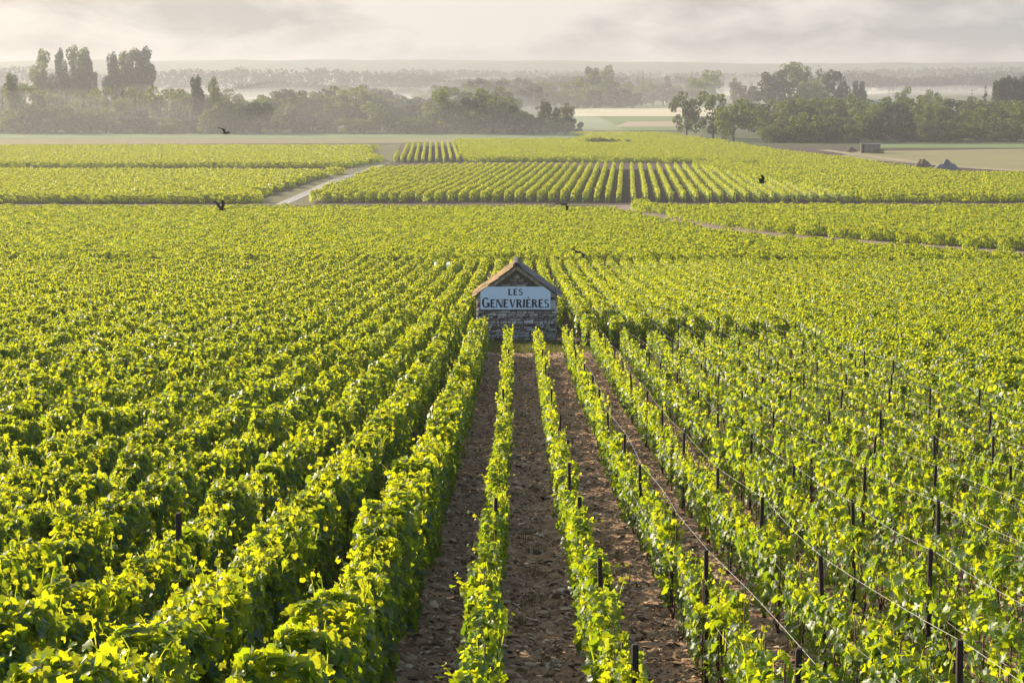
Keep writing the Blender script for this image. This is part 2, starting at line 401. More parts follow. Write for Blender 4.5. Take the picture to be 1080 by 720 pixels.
sel = rng.random(nc) < np.where(cxx < 3.2, 1, .75); cxx, cyy = cxx[sel], cyy[sel]; nc = len(cxx)
cs = rng.gamma(3.0, .0088, nc).clip(.01, .085)
ang = rng.uniform(0, 2 * math.pi, nc)
d1 = np.stack([np.cos(ang), np.sin(ang), rng.normal(0, .28, nc)], 1)
d2 = np.stack([-np.sin(ang), np.cos(ang), rng.normal(0, .38, nc)], 1)
c0 = np.stack([cxx, cyy, gz(cyy) + bed_lift(cxx, cyy) + .008], 1)
asp = rng.uniform(.25, .7, nc)
q = np.array([[-1, -.7, 0], [-.2, -1, 0], [1, -.5, 0], [.9, .6, 0], [0, 1, 0], [-1, .5, 0], [0, 0, 1]])
V = c0[:, None] + cs[:, None, None] * (q[None, :, 0:1] * d1[:, None] + q[None, :, 1:2] * d2[:, None] * asp[:, None, None])
V[:, :, 2] += q[None, :, 2] * cs[:, None] * .42
fq = np.array([[0, 1, 6], [1, 2, 6], [2, 3, 6], [3, 4, 6], [4, 5, 6], [5, 0, 6]])
Fc = (np.arange(nc)[:, None, None] * 7 + fq[None]).reshape(-1, 3)
tag(ob('bark_mulch', mesh_np('bark_mulch', V.reshape(-1, 3), Fc, M['chip'])), 'brown wood chips and clods strewn over the soil between the rows', kind='stuff')

# ------------------------------------------------------------------ leaf geometry
LEAF_A = np.array([[0, -.16], [.24, -.40], [.47, -.24], [.40, -.03], [.56, .15], [.36, .25], [.27, .42], [0, .62], [-.27, .42], [-.36, .25], [-.56, .15], [-.40, -.03], [-.47, -.24], [-.24, -.40], [0, .0]])
LEAF_AF = np.array([[i, (i + 1) % 14, 14] for i in range(14)])
LEAF_B = np.array([[0, -.3], [.42, -.2], [.48, .15], [0, .58], [-.48, .15], [-.42, -.2], [0, .05]])
LEAF_BF = np.array([[0, 1, 6], [1, 2, 6], [2, 3, 6], [3, 4, 6], [4, 5, 6], [5, 0, 6]])
LEAF_C = np.array([[0, -.45], [.46, 0], [0, .55], [-.46, 0]])
LEAF_CF = np.array([[0, 1, 2], [0, 2, 3]])
SHAPES = {'a': (LEAF_A, LEAF_AF, .42, .6), 'b': (LEAF_B, LEAF_BF, .30, .3), 'c': (LEAF_C, LEAF_CF, .3, 0)}
def norm(a): return a / np.maximum(np.linalg.norm(a, axis=1, keepdims=True), 1e-9)
def leaves(P, Nn, T, S, shape, rg):
    "leaf blades at P, facing Nn, tips towards T, sizes S"
    sh, fc, fold, droop = SHAPES[shape]
    Nn = norm(Nn); T = norm(T - Nn * (T * Nn).sum(1, keepdims=True)); B = np.cross(T, Nn)
    x, y = sh[:, 0], sh[:, 1]
    n = len(P)
    fo = rg.uniform(-.25, 1, n) * fold; dr = rg.uniform(-.2, 1, n) * droop
    z = fo[:, None] * np.abs(x)[None] * 1.0 - dr[:, None] * (y ** 2)[None] + .05 * rg.normal(size=(n, len(x))) * (shape == 'a')
    V = P[:, None] + S[:, None, None] * (x[None, :, None] * B[:, None] + y[None, :, None] * T[:, None] + z[:, :, None] * Nn[:, None])
    Fm = (np.arange(n)[:, None, None] * len(x) + fc[None]).reshape(-1, 3)
    return V.reshape(-1, 3), Fm, len(x)
def canopy(seed, n, Ln, hw, z0, z1, size, shape, shoots, ragged=.3, clump=0.0):
    "leaf cloud of one vine, trained along the row (local y)"
    rg = np.random.default_rng(seed)
    y = rg.uniform(-Ln / 2 - .08, Ln / 2 + .08, n)
    if clump > 0:
        cen = rg.uniform(-Ln / 2, Ln / 2, max(3, int(Ln * 6)))
        k = rg.random(n) < clump
        y[k] = cen[rg.integers(0, len(cen), k.sum())] + rg.normal(0, .07, k.sum())
    lump = vnoise((y + seed * 7.3) * 2.6, np.full(n, seed * 1.7), 5)
    zt = z1 * (1 - ragged * .55 + ragged * lump)
    t = rg.random(n)
    top = t < .34
    z = np.where(top, zt - np.abs(rg.normal(0, .07, n)), z0 + (zt - z0) * rg.random(n) ** .8)
    hh = (z - z0) / np.maximum(zt - z0, .1)
    w = hw * (.62 + .5 * vnoise((y + seed) * 3.1, z * 4 + seed, 6)) * (1 - .35 * np.maximum(hh - .6, 0) / .4)
    sgn = np.where(rg.random(n) < .5, -1, 1)
    x = np.where(top, rg.uniform(-1, 1, n) * w * .9, sgn * w * (1 - np.abs(rg.normal(0, .28, n))))
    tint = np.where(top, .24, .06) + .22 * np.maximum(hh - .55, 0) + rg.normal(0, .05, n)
    P = [np.stack([x, y, z], 1)]
    Nn = [np.stack([np.where(top, x / hw * .5, sgn * .9), rg.normal(0, .25, n), np.where(top, .85, .45)], 1) + rg.normal(0, .45, (n, 3))]
    T = [np.stack([np.where(top, np.sign(x) * .5, sgn * .35), rg.normal(0, .5, n), np.full(n, -.9)], 1) + rg.normal(0, .3, (n, 3))]
    S = [size * rg.uniform(.5, 1.32, n)]; TI = [tint]
    CV = []
    for k in range(shoots):                       # long shoots that break the outline
        ys_ = rg.uniform(-Ln / 2, Ln / 2); xs_ = float(np.clip(rg.normal(0, hw * .6), -hw * .9, hw * .9)); ln = rg.uniform(.10, .32) * (1 + .45 * (k % 4 == 0))
        lean = rg.normal(0, .26, 2).clip(-.4, .4)
        m = max(3, int(ln / size * 2.6)); u = np.linspace(0, 1, m)
        px = xs_ + lean[0] * ln * u ** 1.4; py = ys_ + lean[1] * ln * u; pz = z1 * (1 - ragged * .3) - .05 + ln * u * (1 - .25 * u)
        CV.append(np.stack([np.concatenate([[xs_ * .6], px]), np.concatenate([[ys_], py]), np.concatenate([[z1 * .62], pz])], 1))
        P.append(np.stack([px + rg.normal(0, .03, m), py + rg.normal(0, .03, m), pz], 1))
        Nn.append(rg.normal(0, .7, (m, 3)) + np.array([0, 0, .5])); T.append(rg.normal(0, .6, (m, 3)) + np.array([lean[0], lean[1], -.2]))
        S.append(size * (1 - .55 * u) * rg.uniform(.7, 1.1, m)); TI.append(.30 + .25 * u)
    P, Nn, T, S, TI = (np.concatenate(a) for a in (P, Nn, T, S, TI))
    V, Fm, k = leaves(P, Nn, T, S, shape, rg)
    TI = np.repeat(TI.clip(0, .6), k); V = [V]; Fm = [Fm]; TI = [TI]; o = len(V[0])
    for c in CV:                                  # the green cane that carries each shoot
        m = len(c); w = np.linspace(.005, .002, m)[:, None] * np.array([[.8, .6, 0]])
        V.append(np.concatenate([c - w, c + w])); i = np.arange(m - 1) + o
        Fm.append(np.concatenate([np.stack([i, i + 1, i + 1 + m], 1), np.stack([i, i + 1 + m, i + m], 1)])); TI.append(np.full(2 * m, .3)); o += 2 * m
    return np.concatenate(V), np.concatenate(Fm), np.concatenate(TI)
def foliage_mesh(name, *a, young=0.0, **k):
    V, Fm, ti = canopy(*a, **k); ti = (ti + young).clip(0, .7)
    return mesh_np(name, V, Fm, M['vine'], True, {'tint': ti})
def trunk_mesh(seed, young):
    rg = np.random.default_rng(seed); b = MB()
    h = .42 if young else .5; r = .014 if young else .026
    p = [(0, 0, -.05)]
    for k in range(1, 6): p.append((rg.normal(0, .016), rg.normal(0, .02), h * k / 5))
    b.tube(p, [r * 1.3, r * 1.1, r, r, r * .9, r * .8], 7)
    for s in (-1, 1):
        b.tube([p[-1], (p[-1][0], s * .18, h + .05), (0, s * .42, h + .06 + rg.normal(0, .02))], [r * .7, r * .55, r * .35], 5)
        for k in range(2 if young else 3):
            y0 = s * rg.uniform(.08, .4)
            b.tube([(0, y0, h + .05), (rg.normal(0, .03), y0 + rg.normal(0, .04), h + .3), (rg.normal(0, .05), y0 + rg.normal(0, .06), h + rg.uniform(.5, .72))], [.006, .005, .003], 4)
    if young: b.tube([(.02, .03, -.05), (.03, .05, 1.02)], .007, 5)
    return b.mesh('trunk', M['cane'] if young else M['bark'], True)

# ------------------------------------------------------------------ vine layout
def inframe(P, m=0):
    px, py, zc = projn(P)
    return (px > -m) & (px < 1080 + m) & (py > -m) & (py < 720 + m) & (zc > 2)
near = []                                           # (x, y, kind, rowlabelindex)
for k, x in enumerate(YROWS):
    for y in np.arange(6.2, 70.3, .92):
        near.append((x + rng.normal(0, .025), y + rng.normal(0, .07), 0, k))
for k in range(60):
    x = -1.36 - k
    y1 = 72 if k == 0 else 145.5
    for y in np.arange(6 + (0 if k < 30 else 40), y1, 1.0):
        near.append((x + rng.normal(0, .035), y + rng.normal(0, .06), 1, k))
for k in range(56):
    x = 10.72 + k
    for y in np.arange(6 + (0 if k < 26 else 40), 145.5, 1.0):
        near.append((x + rng.normal(0, .035), y + rng.normal(0, .06), 2, k))
for k in range(12):                                 # the rows behind the hut
    x = -.28 + k - (1 if k == 11 else 0)
    if k == 11: x = -1.28
    y0 = 84 if abs(x) < 2.1 else 73.5
    for y in np.arange(y0, 145.5, 1.0):
        near.append((x + rng.normal(0, .035), y + rng.normal(0, .06), 3, k))
near = np.array(near)
near = near[~((near[:, 2] == 1) & (np.abs(near[:, 0]) < 2.1) & (near[:, 1] > 72) & (near[:, 1] < 84))]
P = np.stack([near[:, 0], near[:, 1], gz(near[:, 1]) + .7], 1)
vis = inframe(P, 8)
order = np.argsort(np.where(vis, near[:, 1], 1e9))
first = order[:300]
rest = np.setdiff1d(np.arange(len(near)), first)

YF = [foliage_mesh('foliage', 100 + i, 225, .92, .115, .24, .96, .09, 'a', 5, .4, .6) for i in range(9)]
SF = [foliage_mesh('foliage', 150 + i, 190, .92, .125, .16, .93, .094, 'a', 5, .6, .7) for i in range(9)]   # gappier vines further right
DF = [foliage_mesh('foliage', 200 + i, 760, 1.0, .285, .20, 1.24, .106, 'a', 13, .38, .22, young=.07) for i in range(9)]
YT = [trunk_mesh(300 + i, True) for i in range(4)]
DT = [trunk_mesh(320 + i, False) for i in range(4)]
ORD = ['first', 'second', 'third', 'fourth', 'fifth', 'sixth', 'seventh', 'eighth', 'ninth', 'tenth', 'eleventh', 'twelfth', 'thirteenth']
proto = {}
for c, i in enumerate(first):
    x, y, kd, rw = near[i]; kd = int(kd); rw = int(rw)
    young = kd == 0
    var = c % 9
    sparse = young and rw >= 4
    key = (young, sparse, var)
    if key not in proto:
        o = empty('grapevine'); f = ob('foliage', (SF if sparse else YF if young else DF)[var], o); tr = ob('trunk', (YT if young else DT)[var % 4], o)
        proto[key] = (o, f, tr)
    else:
        o0, f0, t0 = proto[key]
        o = o0.copy(); COL.objects.link(o)
        for ch in (f0, t0):
            d = ch.copy(); COL.objects.link(d); d.parent = o
    o.location = (x, y, gz1(y) + (.05 if young else 0)); o.rotation_euler = (0, 0, rng.normal(0, .05) + (math.pi if rng.random() < .5 else 0))
    s = rng.uniform(.92, 1.1); o.scale = (s * rng.uniform(.85, 1.08), 1.0, s)
    if young:
        lab = f'young grapevine with lit leaves in the {ORD[rw]} narrow staked row from the left'; grp = f'young vines of the {ORD[rw]} narrow staked row'
    elif kd == 1:
        lab = f'bushy grapevine in the {ORD[min(rw, 12)]} dense row left of the bare soil strip'; grp = f'bushy vines of the {ORD[min(rw, 12)]} dense row left of the soil'
    else:
        lab = f'bushy grapevine in the {ORD[min(rw, 12)]} dense row right of the staked rows'; grp = f'bushy vines of the {ORD[min(rw, 12)]} dense row right of the stakes'
    tag(o, lab, 'grapevine', grp)

# ------------------------------------------------------------------ the remaining vines: one object
LIB = bpy.data.collections.new('vine_library')
libm = []
def lib(me):
    o = bpy.data.objects.new(f'v{len(libm):03d}', me); LIB.objects.link(o); libm.append(o); return len(libm) - 1
SETS = {}
SETS['young0'] = [lib(m) for m in YF[:6]]
SETS['sparse0'] = [lib(m) for m in SF[:6]]
SETS['dense0'] = [lib(m) for m in DF[:6]]
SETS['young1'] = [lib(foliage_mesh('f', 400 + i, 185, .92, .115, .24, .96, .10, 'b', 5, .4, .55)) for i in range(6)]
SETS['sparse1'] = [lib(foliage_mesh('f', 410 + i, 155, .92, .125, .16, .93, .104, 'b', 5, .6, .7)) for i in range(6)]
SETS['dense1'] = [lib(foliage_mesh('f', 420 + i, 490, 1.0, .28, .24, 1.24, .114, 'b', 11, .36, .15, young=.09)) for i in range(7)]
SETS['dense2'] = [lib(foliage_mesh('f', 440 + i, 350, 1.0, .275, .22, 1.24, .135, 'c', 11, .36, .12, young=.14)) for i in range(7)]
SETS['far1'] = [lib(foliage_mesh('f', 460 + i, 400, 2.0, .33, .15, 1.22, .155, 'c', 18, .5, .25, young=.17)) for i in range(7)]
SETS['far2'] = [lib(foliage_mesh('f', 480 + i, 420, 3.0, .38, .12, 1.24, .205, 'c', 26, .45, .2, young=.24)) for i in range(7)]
SETS['trunk'] = [lib(m) for m in DT[:2] + YT[:2]]
pts = []                                            # x, y, z, rot, sx, sy, sz, idx
def put(x, y, st, rot=0., sx=1., sz=1., lift=0.):
    pts.append((x, y, gz1(y) + lift, rot + (math.pi if rng.random() < .5 else 0), sx * rng.uniform(.88, 1.14), 1.03, sz * rng.uniform(.9, 1.1), SETS[st][rng.integers(len(SETS[st]))]))
for i in rest:
    x, y, kd, rw = near[i]
    if abs(x) > 14 + .33 * y: continue
    if kd == 0:
        put(x, y, ('sparse' if rw >= 4 else 'young') + ('0' if y < 34 else '1'), lift=.05)
        if y < 60: pts.append((x, y, gz1(y) + .05, 0, 1, 1, 1, SETS['trunk'][2 + int(rng.integers(2))]))
    else:
        put(x, y, 'dense0' if y < 34 else ('dense1' if y < 80 else 'dense2'))
        if y < 40: pts.append((x, y, gz1(y), 0, 1, 1, 1, SETS['trunk'][int(rng.integers(2))]))

def pip(poly, x, y):
    "points inside a polygon"
    ins = np.zeros(len(x), bool); n = len(poly)
    for i in range(n):
        (x1, y1), (x2, y2) = poly[i], poly[(i + 1) % n]
        c = ((y1 > y) != (y2 > y)) & (x < (x2 - x1) * (y - y1) / (y2 - y1 + 1e-12) + x1)
        ins ^= c
    return ins
def field(poly, angle, spacing, st, seg, gap=0.0, sz=1.0, sx=1.0, phase=0., skip=()):
    "rows of vines inside a ground polygon; angle is the row direction from +y towards +x"
    poly = [(p[0], p[1]) for p in poly]
    A = np.array(poly); c = A.mean(0); rad = np.abs(A - c).max() * 1.5
    d = np.array([math.sin(angle), math.cos(angle)]); n = np.array([math.cos(angle), -math.sin(angle)])
    a = np.arange(-rad, rad, spacing) + phase; b = np.arange(-rad, rad, seg)
    Aa, Bb = np.meshgrid(a, b)
    ri = np.round((Aa - phase) / spacing).astype(int)
    X = c[0] + n[0] * Aa + d[0] * Bb; Y_ = c[1] + n[1] * Aa + d[1] * Bb
    X = X.ravel() + rng.normal(0, .05, X.size); Y_ = Y_.ravel() + rng.normal(0, .05, Y_.size)
    k = pip(poly, X, Y_) & (rng.random(X.size) > gap)
    for x, y in zip(X[k], Y_[k]): put(float(x), float(y), st, -angle, sx, sz)
def G(px, py, lift=0.): p = at(px, py, lift); return (p.x, p.y)
VT = 1.2
# block beyond the sunken road, up to the cross track at y=217
LB, RB = -70, 1150
front = [G(LB, 273.5, VT), G(540, 274, VT), G(800, 272.5, VT), G(RB, 271, VT)]
front = [(x, max(y, 152.5)) for x, y in front]
cut0, cut1 = at(652, 219, VT), at(1085, 270, VT)
field([(front[0][0], 152.5), (front[3][0], 152.5), G(1085, 268.4, VT), G(900, 254.6, VT), G(812, 247.8, VT), G(734, 237.8, VT), G(690, 229.2, VT), G(640, 219.0, VT), G(560, 217.4, VT), G(LB, 217.4, VT)], R(72), 1.15, 'far1', 1.75, .06)
# block right of the diagonal track
field([G(668, 217), G(712, 232.6), G(751, 238.2), G(812, 246.4), G(900, 253.6), G(1085, 267), G(1190, 272), G(RB + 30, 215.5, VT), G(672, 215.5, VT)], R(38), 1.2, 'far1', 1.9, .06)
# upper left field, in three strips with dark gaps between
field([G(-70, 214.8), G(266, 214.8), G(284, 204), G(356, 182), G(362, 178.5, VT), G(-70, 177, VT)], R(80), 1.5, 'far2', 2.6, .06)
field([G(-70, 177.6), G(362, 177.6), G(380, 174.4), G(398, 171.5), G(388, 164), G(388, 155.5, VT), G(394, 153, VT), G(-70, 152.8, VT)], R(80), 1.6, 'far2', 2.6, .06)
# the striped block
vpx = math.atan((660 - 544) / F)
field([G(322, 213.6), G(655, 213.6), G(657, 172.5, VT), G(492, 172.5, VT), G(470, 173.5, VT), G(392, 177, VT), G(388, 180, VT)], vpx, 1.62, 'far2', 2.4, .02, sz=1.1, sx=.80)
field([G(664, 213.6), G(908, 213.6), G(730, 173.5, VT), G(659, 172.5, VT)], vpx, 1.8, 'far2', 2.4, .02, sz=1.1, sx=.78)
# small block of stripes behind
field([G(414, 171.6), G(490, 171.3), G(478, 149.8, VT), G(427, 149.8, VT)], math.atan((457 - 544) / F), 1.62, 'far2', 2.6, .02, sx=.7)
# fields behind and right
field([G(494, 171), G(655, 171.5), G(690, 171.8), G(740, 172.5), G(830, 178), G(760, 152), G(640, 143), G(600, 150.5), G(482, 151)], R(70), 1.7, 'far2', 2.7, .07)
field([G(735, 176), G(915, 213.4), G(1150, 213.4), G(1150, 182.5, VT), G(1010, 180.5, VT), G(960, 175.5, VT), G(890, 165.5, VT), G(830, 159, VT), G(770, 150.5, VT), G(820, 174, VT)], R(60), 1.7, 'far2', 2.7, .07)
field([G(600, 143), G(640, 142), G(700, 139.5, VT), G(790, 152.5, VT), G(756, 151), G(660, 147.5)], R(80), 1.8, 'far2', 2.8, .05)
pts = np.array(pts)
me = bpy.data.meshes.new('vineyard'); me.vertices.add(len(pts)); me.vertices.foreach_set('co', pts[:, :3].astype(np.float32).ravel())
for nm, tp, dat in (('rot', 'FLOAT', pts[:, 3]), ('idx', 'INT', pts[:, 7].astype(np.int32))):
    a = me.attributes.new(nm, tp, 'POINT'); a.data.foreach_set('value', dat.astype(np.int32 if tp == 'INT' else np.float32))
a = me.attributes.new('scl', 'FLOAT_VECTOR', 'POINT'); a.data.foreach_set('vector', pts[:, 4:7].astype(np.float32).ravel())
vy = ob('vineyard', me)
tag(vy, 'endless green vine rows covering the slope and the plain below', kind='stuff')
gn = bpy.data.node_groups.new('scatter_vines', 'GeometryNodeTree')
gn.interface.new_socket('Geometry', in_out='INPUT', socket_type='NodeSocketGeometry')
gn.interface.new_socket('Geometry', in_out='OUTPUT', socket_type='NodeSocketGeometry')
gi = gn.nodes.new('NodeGroupInput'); go = gn.nodes.new('NodeGroupOutput')
ci = gn.nodes.new('GeometryNodeCollectionInfo'); ci.inputs['Collection'].default_value = LIB
ci.inputs['Separate Children'].default_value = True; ci.inputs['Reset Children'].default_value = True
ip = gn.nodes.new('GeometryNodeInstanceOnPoints'); ip.inputs['Pick Instance'].default_value = True
def named(nm, dt):
    n = gn.nodes.new('GeometryNodeInputNamedAttribute'); n.data_type = dt; n.inputs['Name'].default_value = nm
    return [o for o in n.outputs if o.enabled and o.name == 'Attribute'][0]
cx = gn.nodes.new('ShaderNodeCombineXYZ'); gn.links.new(named('rot', 'FLOAT'), cx.inputs['Z'])
gn.links.new(gi.outputs[0], ip.inputs['Points']); gn.links.new(ci.outputs[0], ip.inputs['Instance'])
gn.links.new(named('idx', 'INT'), ip.inputs['Instance Index'])
e2r = gn.nodes.new('FunctionNodeEulerToRotation'); gn.links.new(cx.outputs[0], e2r.inputs[0])
gn.links.new(e2r.outputs[0], ip.inputs['Rotation']); gn.links.new(named('scl', 'FLOAT_VECTOR'), ip.inputs['Scale'])
gn.links.new(ip.outputs[0], go.inputs[0])
mod = vy.modifiers.new('scatter', 'NODES'); mod.node_group = gn

# ------------------------------------------------------------------ haze and mist
def volume_mat(name, dens, col, aniso):
    m = bpy.data.materials.new(name); m.use_nodes = True
    t = m.node_tree; t.nodes.clear()
    o = N(t, 'ShaderNodeOutputMaterial'); v = N(t, 'ShaderNodeVolumePrincipled')
    v.inputs['Color'].default_value = (*col, 1); v.inputs['Density'].default_value = dens; v.inputs['Anisotropy'].default_value = aniso
    L(t, v.outputs[0], o.inputs['Volume'])
    return m
HAZE_TOP = 27.0
b = MB(); b.box((0, 2150, (HAZE_TOP - 23.2) / 2), (7000, 4500, HAZE_TOP + 23.2))
hz = b.build('haze', volume_mat('haze_air', .00031, (.49, .495, .53), .33))
tag(hz, 'pale morning haze lying over the whole vineyard plain', kind='stuff')

# ------------------------------------------------------------------ fields, tracks and verges
sheet('dry_strip', [(-90, 153), (425, 151.2), (425, 146.6), (-90, 146.8)], M['dryfield'], 'pale dry field strip in front of the left wood', .06)
sheet('grass_strip', [(-90, 146.6), (610, 146.6), (610, 142.4), (-90, 141.6)], M['greencrop'], 'thin bright green strip at the foot of the left wood', .07)
sheet('dry_headland', [(425, 150.6), (600, 149.6), (606, 145.8), (425, 145.2)], M['hay'], 'thin tan headland behind the small striped block', .055)
sheet('verge', [(258, 216.8), (330, 216.8), (400, 172), (384, 172)], M['grassland'], 'grassy verge between the left vines and the wet track', .05)
sheet('grass_triangle', [(392, 173.5), (412, 173.5), (424, 151.5), (393, 155.5)], M['grassland'], 'small tan grass patch before the little striped block', .055)
ribbon('wet_track', [(296, 216.5), (322, 205), (346, 194), (364, 187.2), (392, 178.5), (404, 174)], [1.7, 2.2, 1.8], M['wet'], 'wet pale track shining between the vine blocks', .09)
ribbon('cross_track', [(-60, 216.6), (300, 216.9), (660, 217.0), (1140, 216.8)], 2.6, M['grassland'], 'grassy cross track along the foot of the striped vine block', .06)
ribbon('diagonal_track', [(646, 217.6), (668, 219), (712, 234.4), (751, 240.2), (812, 248.6), (900, 256), (1085, 269.4), (1190, 275)], [7.0, 6.4, 6, 6.0, 6.0], M['track'], 'earth track running diagonally between two vine blocks', .10)
sheet('tan_field', [(880, 166), (1090, 183), (1190, 155.5), (905, 160)], M['hay'], 'tan mown field in front of the right wood', .06)
ribbon('sandy_track', [(868, 158.5), (900, 163), (960, 171), (1010, 176.5), (1100, 182)], [3.5, 4.5, 5.5], M['stubble'], 'sandy track curving past the grey heap', .12)
sheet('green_strip', [(926, 156.5), (1190, 156.5), (1190, 152.6), (926, 152.6)], M['greencrop'], 'bright green strip under the right wood', .10)
sheet('lower_verge', [(608, 150), (735, 148), (742, 140), (608, 140)], M['grassland'], 'rough grass beyond the last vines', .03)
sheet('far_green_field', [(600, 137.5), (740, 137.5), (730, 123.5), (604, 123.5)], M['greencrop'], 'green crop field seen through the gap between the woods', .06)
sheet('far_tan_patch', [(648, 134), (730, 134), (728, 128), (662, 128.5)], M['fallow'], 'brownish patch in the far green field', .10)
sheet('far_pale_field', [(596, 123), (760, 123), (748, 114), (600, 114)], M['palecrop'], 'pale straw field beyond the green one', .06)
sheet('far_meadow', [(660, 113.5), (760, 113.5), (745, 106.5), (664, 106.5)], M['greencrop'], 'distant pale green meadow by the hazy wood', .06)
sheet('distant_field', [(730, 101), (900, 101), (960, 96.5), (740, 96.5)], M['palecrop'], 'distant pale field behind the right wood', .06)
sheet('misty_field', [(850, 96), (1120, 96), (1100, 92.6), (870, 92.6)], M['palecrop'], 'faint pale field in the mist on the far right', .06)

# low grey ridge closing the plain
hx = np.linspace(-2600, 2600, 320); hy = np.linspace(3450, 4250, 14)
HX, HY = np.meshgrid(hx, hy)
prof = np.sin((HY - 3450) / 800 * math.pi) ** .7
HH = -22.4 + prof * (31 + 13 * vnoise(HX / 520 + 9, HY / 900, 11) + 4.5 * vnoise(HX / 90, HY / 200, 12) + 1.6 * vnoise(HX / 33, HY / 60, 13) + HX / 2600 * -2.5)
tag(ob('hills', mesh_np('hills', np.stack([HX, HY, HH], 2).reshape(-1, 3), grid_faces(320, 14), M['hill'])), 'faint long ridge on the horizon', kind='structure')

# ------------------------------------------------------------------ trees
def crown_cloud(seed, kind, n, H, W, big=1.0):
    "leaf clumps spread through the volume of a crown"
    rg = np.random.default_rng(seed)
    C = []; Rr = []
    if kind == 'round':
        for k in range(26):
            a = rg.uniform(0, 2 * math.pi); u = rg.random() ** .6; zz = rg.uniform(.18, .94)
            rr = W / 2 * (1 - ((zz - .55) / .52) ** 2 if abs(zz - .55) < .5 else .1) ** .5
            C.append((math.cos(a) * rr * u, math.sin(a) * rr * u, zz * H)); Rr.append(rg.uniform(.10, .19) * W)
    elif kind == 'poplar':
        for k in range(30):
            zz = rg.uniform(.06, .92); rr = W / 1.75 * max(.16, math.sin(min(1, (1.08 - zz) * 1.9) * math.pi / 2)) * (.55 + .45 * min(1, zz * 4))
            a = rg.uniform(0, 2 * math.pi); u = rg.uniform(.3, .95)
            C.append((math.cos(a) * rr * u, math.sin(a) * rr * u, zz * H)); Rr.append(rg.uniform(.17, .31) * W * min(1, .6 + (1.0 - zz) * 2.4))
    elif kind == 'spindly':
        for k in range(26):
            zz = rg.uniform(.06, 1.0); rr = W / 2 * (1.12 - zz) ** .7
            a = rg.uniform(0, 2 * math.pi); u = rg.uniform(.2, .9)
            C.append((math.cos(a) * rr * u, math.sin(a) * rr * u, zz * H)); Rr.append(rg.uniform(.13, .24) * W * (1.25 - .95 * zz))
    elif kind == 'conifer':
        for k in range(26):
            zz = rg.uniform(.05, 1.0); rr = W / 2 * (1.03 - zz)
            a = rg.uniform(0, 2 * math.pi); u = rg.uniform(.3, .9)
            C.append((math.cos(a) * rr * u, math.sin(a) * rr * u, zz * H)); Rr.append(W * (.06 + .13 * (1 - zz)))
    else:                                              # bushy, leafy to the ground
        for k in range(22):
            a = rg.uniform(0, 2 * math.pi); u = rg.random() ** .5; zz = rg.uniform(.06, .9)
            rr = W / 2 * (1 - max(0, zz - .3) ** 2 * 1.5) ** .5
            C.append((math.cos(a) * rr * u, math.sin(a) * rr * u, zz * H)); Rr.append(rg.uniform(.12, .2) * W)
    C = np.array(C); Rr = np.array(Rr)
    w = Rr ** 2; ci_ = rg.choice(len(C), n, p=w / w.sum())
    d = norm(rg.normal(size=(n, 3)))
    rad = Rr[ci_] * (1 - np.abs(rg.normal(0, .16, n)))
    P = C[ci_] + d * rad[:, None] * np.array([1, 1, .8 if kind != 'poplar' else 1.9])
    hi = P[:, 2] > H * 1.01; P[hi, 2] = H * (1.01 - .5 * rg.random(hi.sum()) ** 1.5)
    P[:, 2] = np.maximum(P[:, 2], .12)
    S = big * rg.uniform(.5, 1.2, n) * (.04 * W + .22) * (1.35 if kind == 'poplar' else 1)
    V, Fm, k = leaves(P, d + rg.normal(0, .5, (n, 3)), rg.normal(size=(n, 3)) + np.array([0, 0, -.4]), S, 'c', rg)
    return V, Fm, C
def tree_proto(seed, kind, H, W, mat, n):
    V, Fm, C = crown_cloud(seed, kind, n, H, W)
    o = empty({'round': 'broadleaf_tree', 'poplar': 'poplar_tree', 'spindly': 'slender_tree', 'conifer': 'conifer_tree', 'bush': 'bushy_tree'}[kind])
    ob('crown', mesh_np('crown', V, Fm, M[mat]), o)
    rg = np.random.default_rng(seed + 5); b = MB()
    top = H * (.6 if kind in ('round', 'bush') else .92); r = .02 * H + .04
    p = [Vector((0, 0, -.3))] + [Vector((rg.normal(0, .012 * H), rg.normal(0, .012 * H), top * k / 5)) for k in range(1, 6)]
    b.tube(p, [r * 1.25, r, r * .85, r * .7, r * .5, r * .25], 7)
    for c in C[rg.choice(len(C), min(9, len(C)), replace=False)]:
        k = min(4, max(1, int(c[2] / top * 4))); q = p[k]
        c = Vector(c)
        if c.z < q.z: c.z = q.z + .3
        b.tube([q, q.lerp(c, .5) + Vector((0, 0, .05 * H)), c], [r * .5, r * .33, r * .12], 5)
    b.build('trunk', M['bark'], o, smooth=True)
    o['H'] = H; o['W'] = W; o['n'] = 0
    return o
PROTO = {}
for i in range(4):
    PROTO[f'round{i}'] = tree_proto(900 + i, 'round', 10, 8.5, ['tree', 'tree', 'pale_tree', 'dark_tree'][i], 2600)
    PROTO[f'bush{i}'] = tree_proto(920 + i, 'bush', 6, 7, ['tree', 'dark_tree', 'tree', 'pale_tree'][i], 2200)
for i in range(3):
    PROTO[f'poplar{i}'] = tree_proto(940 + i, 'poplar', 20, 5.2, ['tree', 'dark_tree', 'tree'][i], 6500)
    PROTO[f'slender{i}'] = tree_proto(960 + i, 'spindly', 12, 3.6, ['tree', 'pale_tree', 'tree'][i], 1500)
for i in range(2): PROTO[f'conifer{i}'] = tree_proto(980 + i, 'conifer', 12, 5.5, 'dark_tree', 1400)
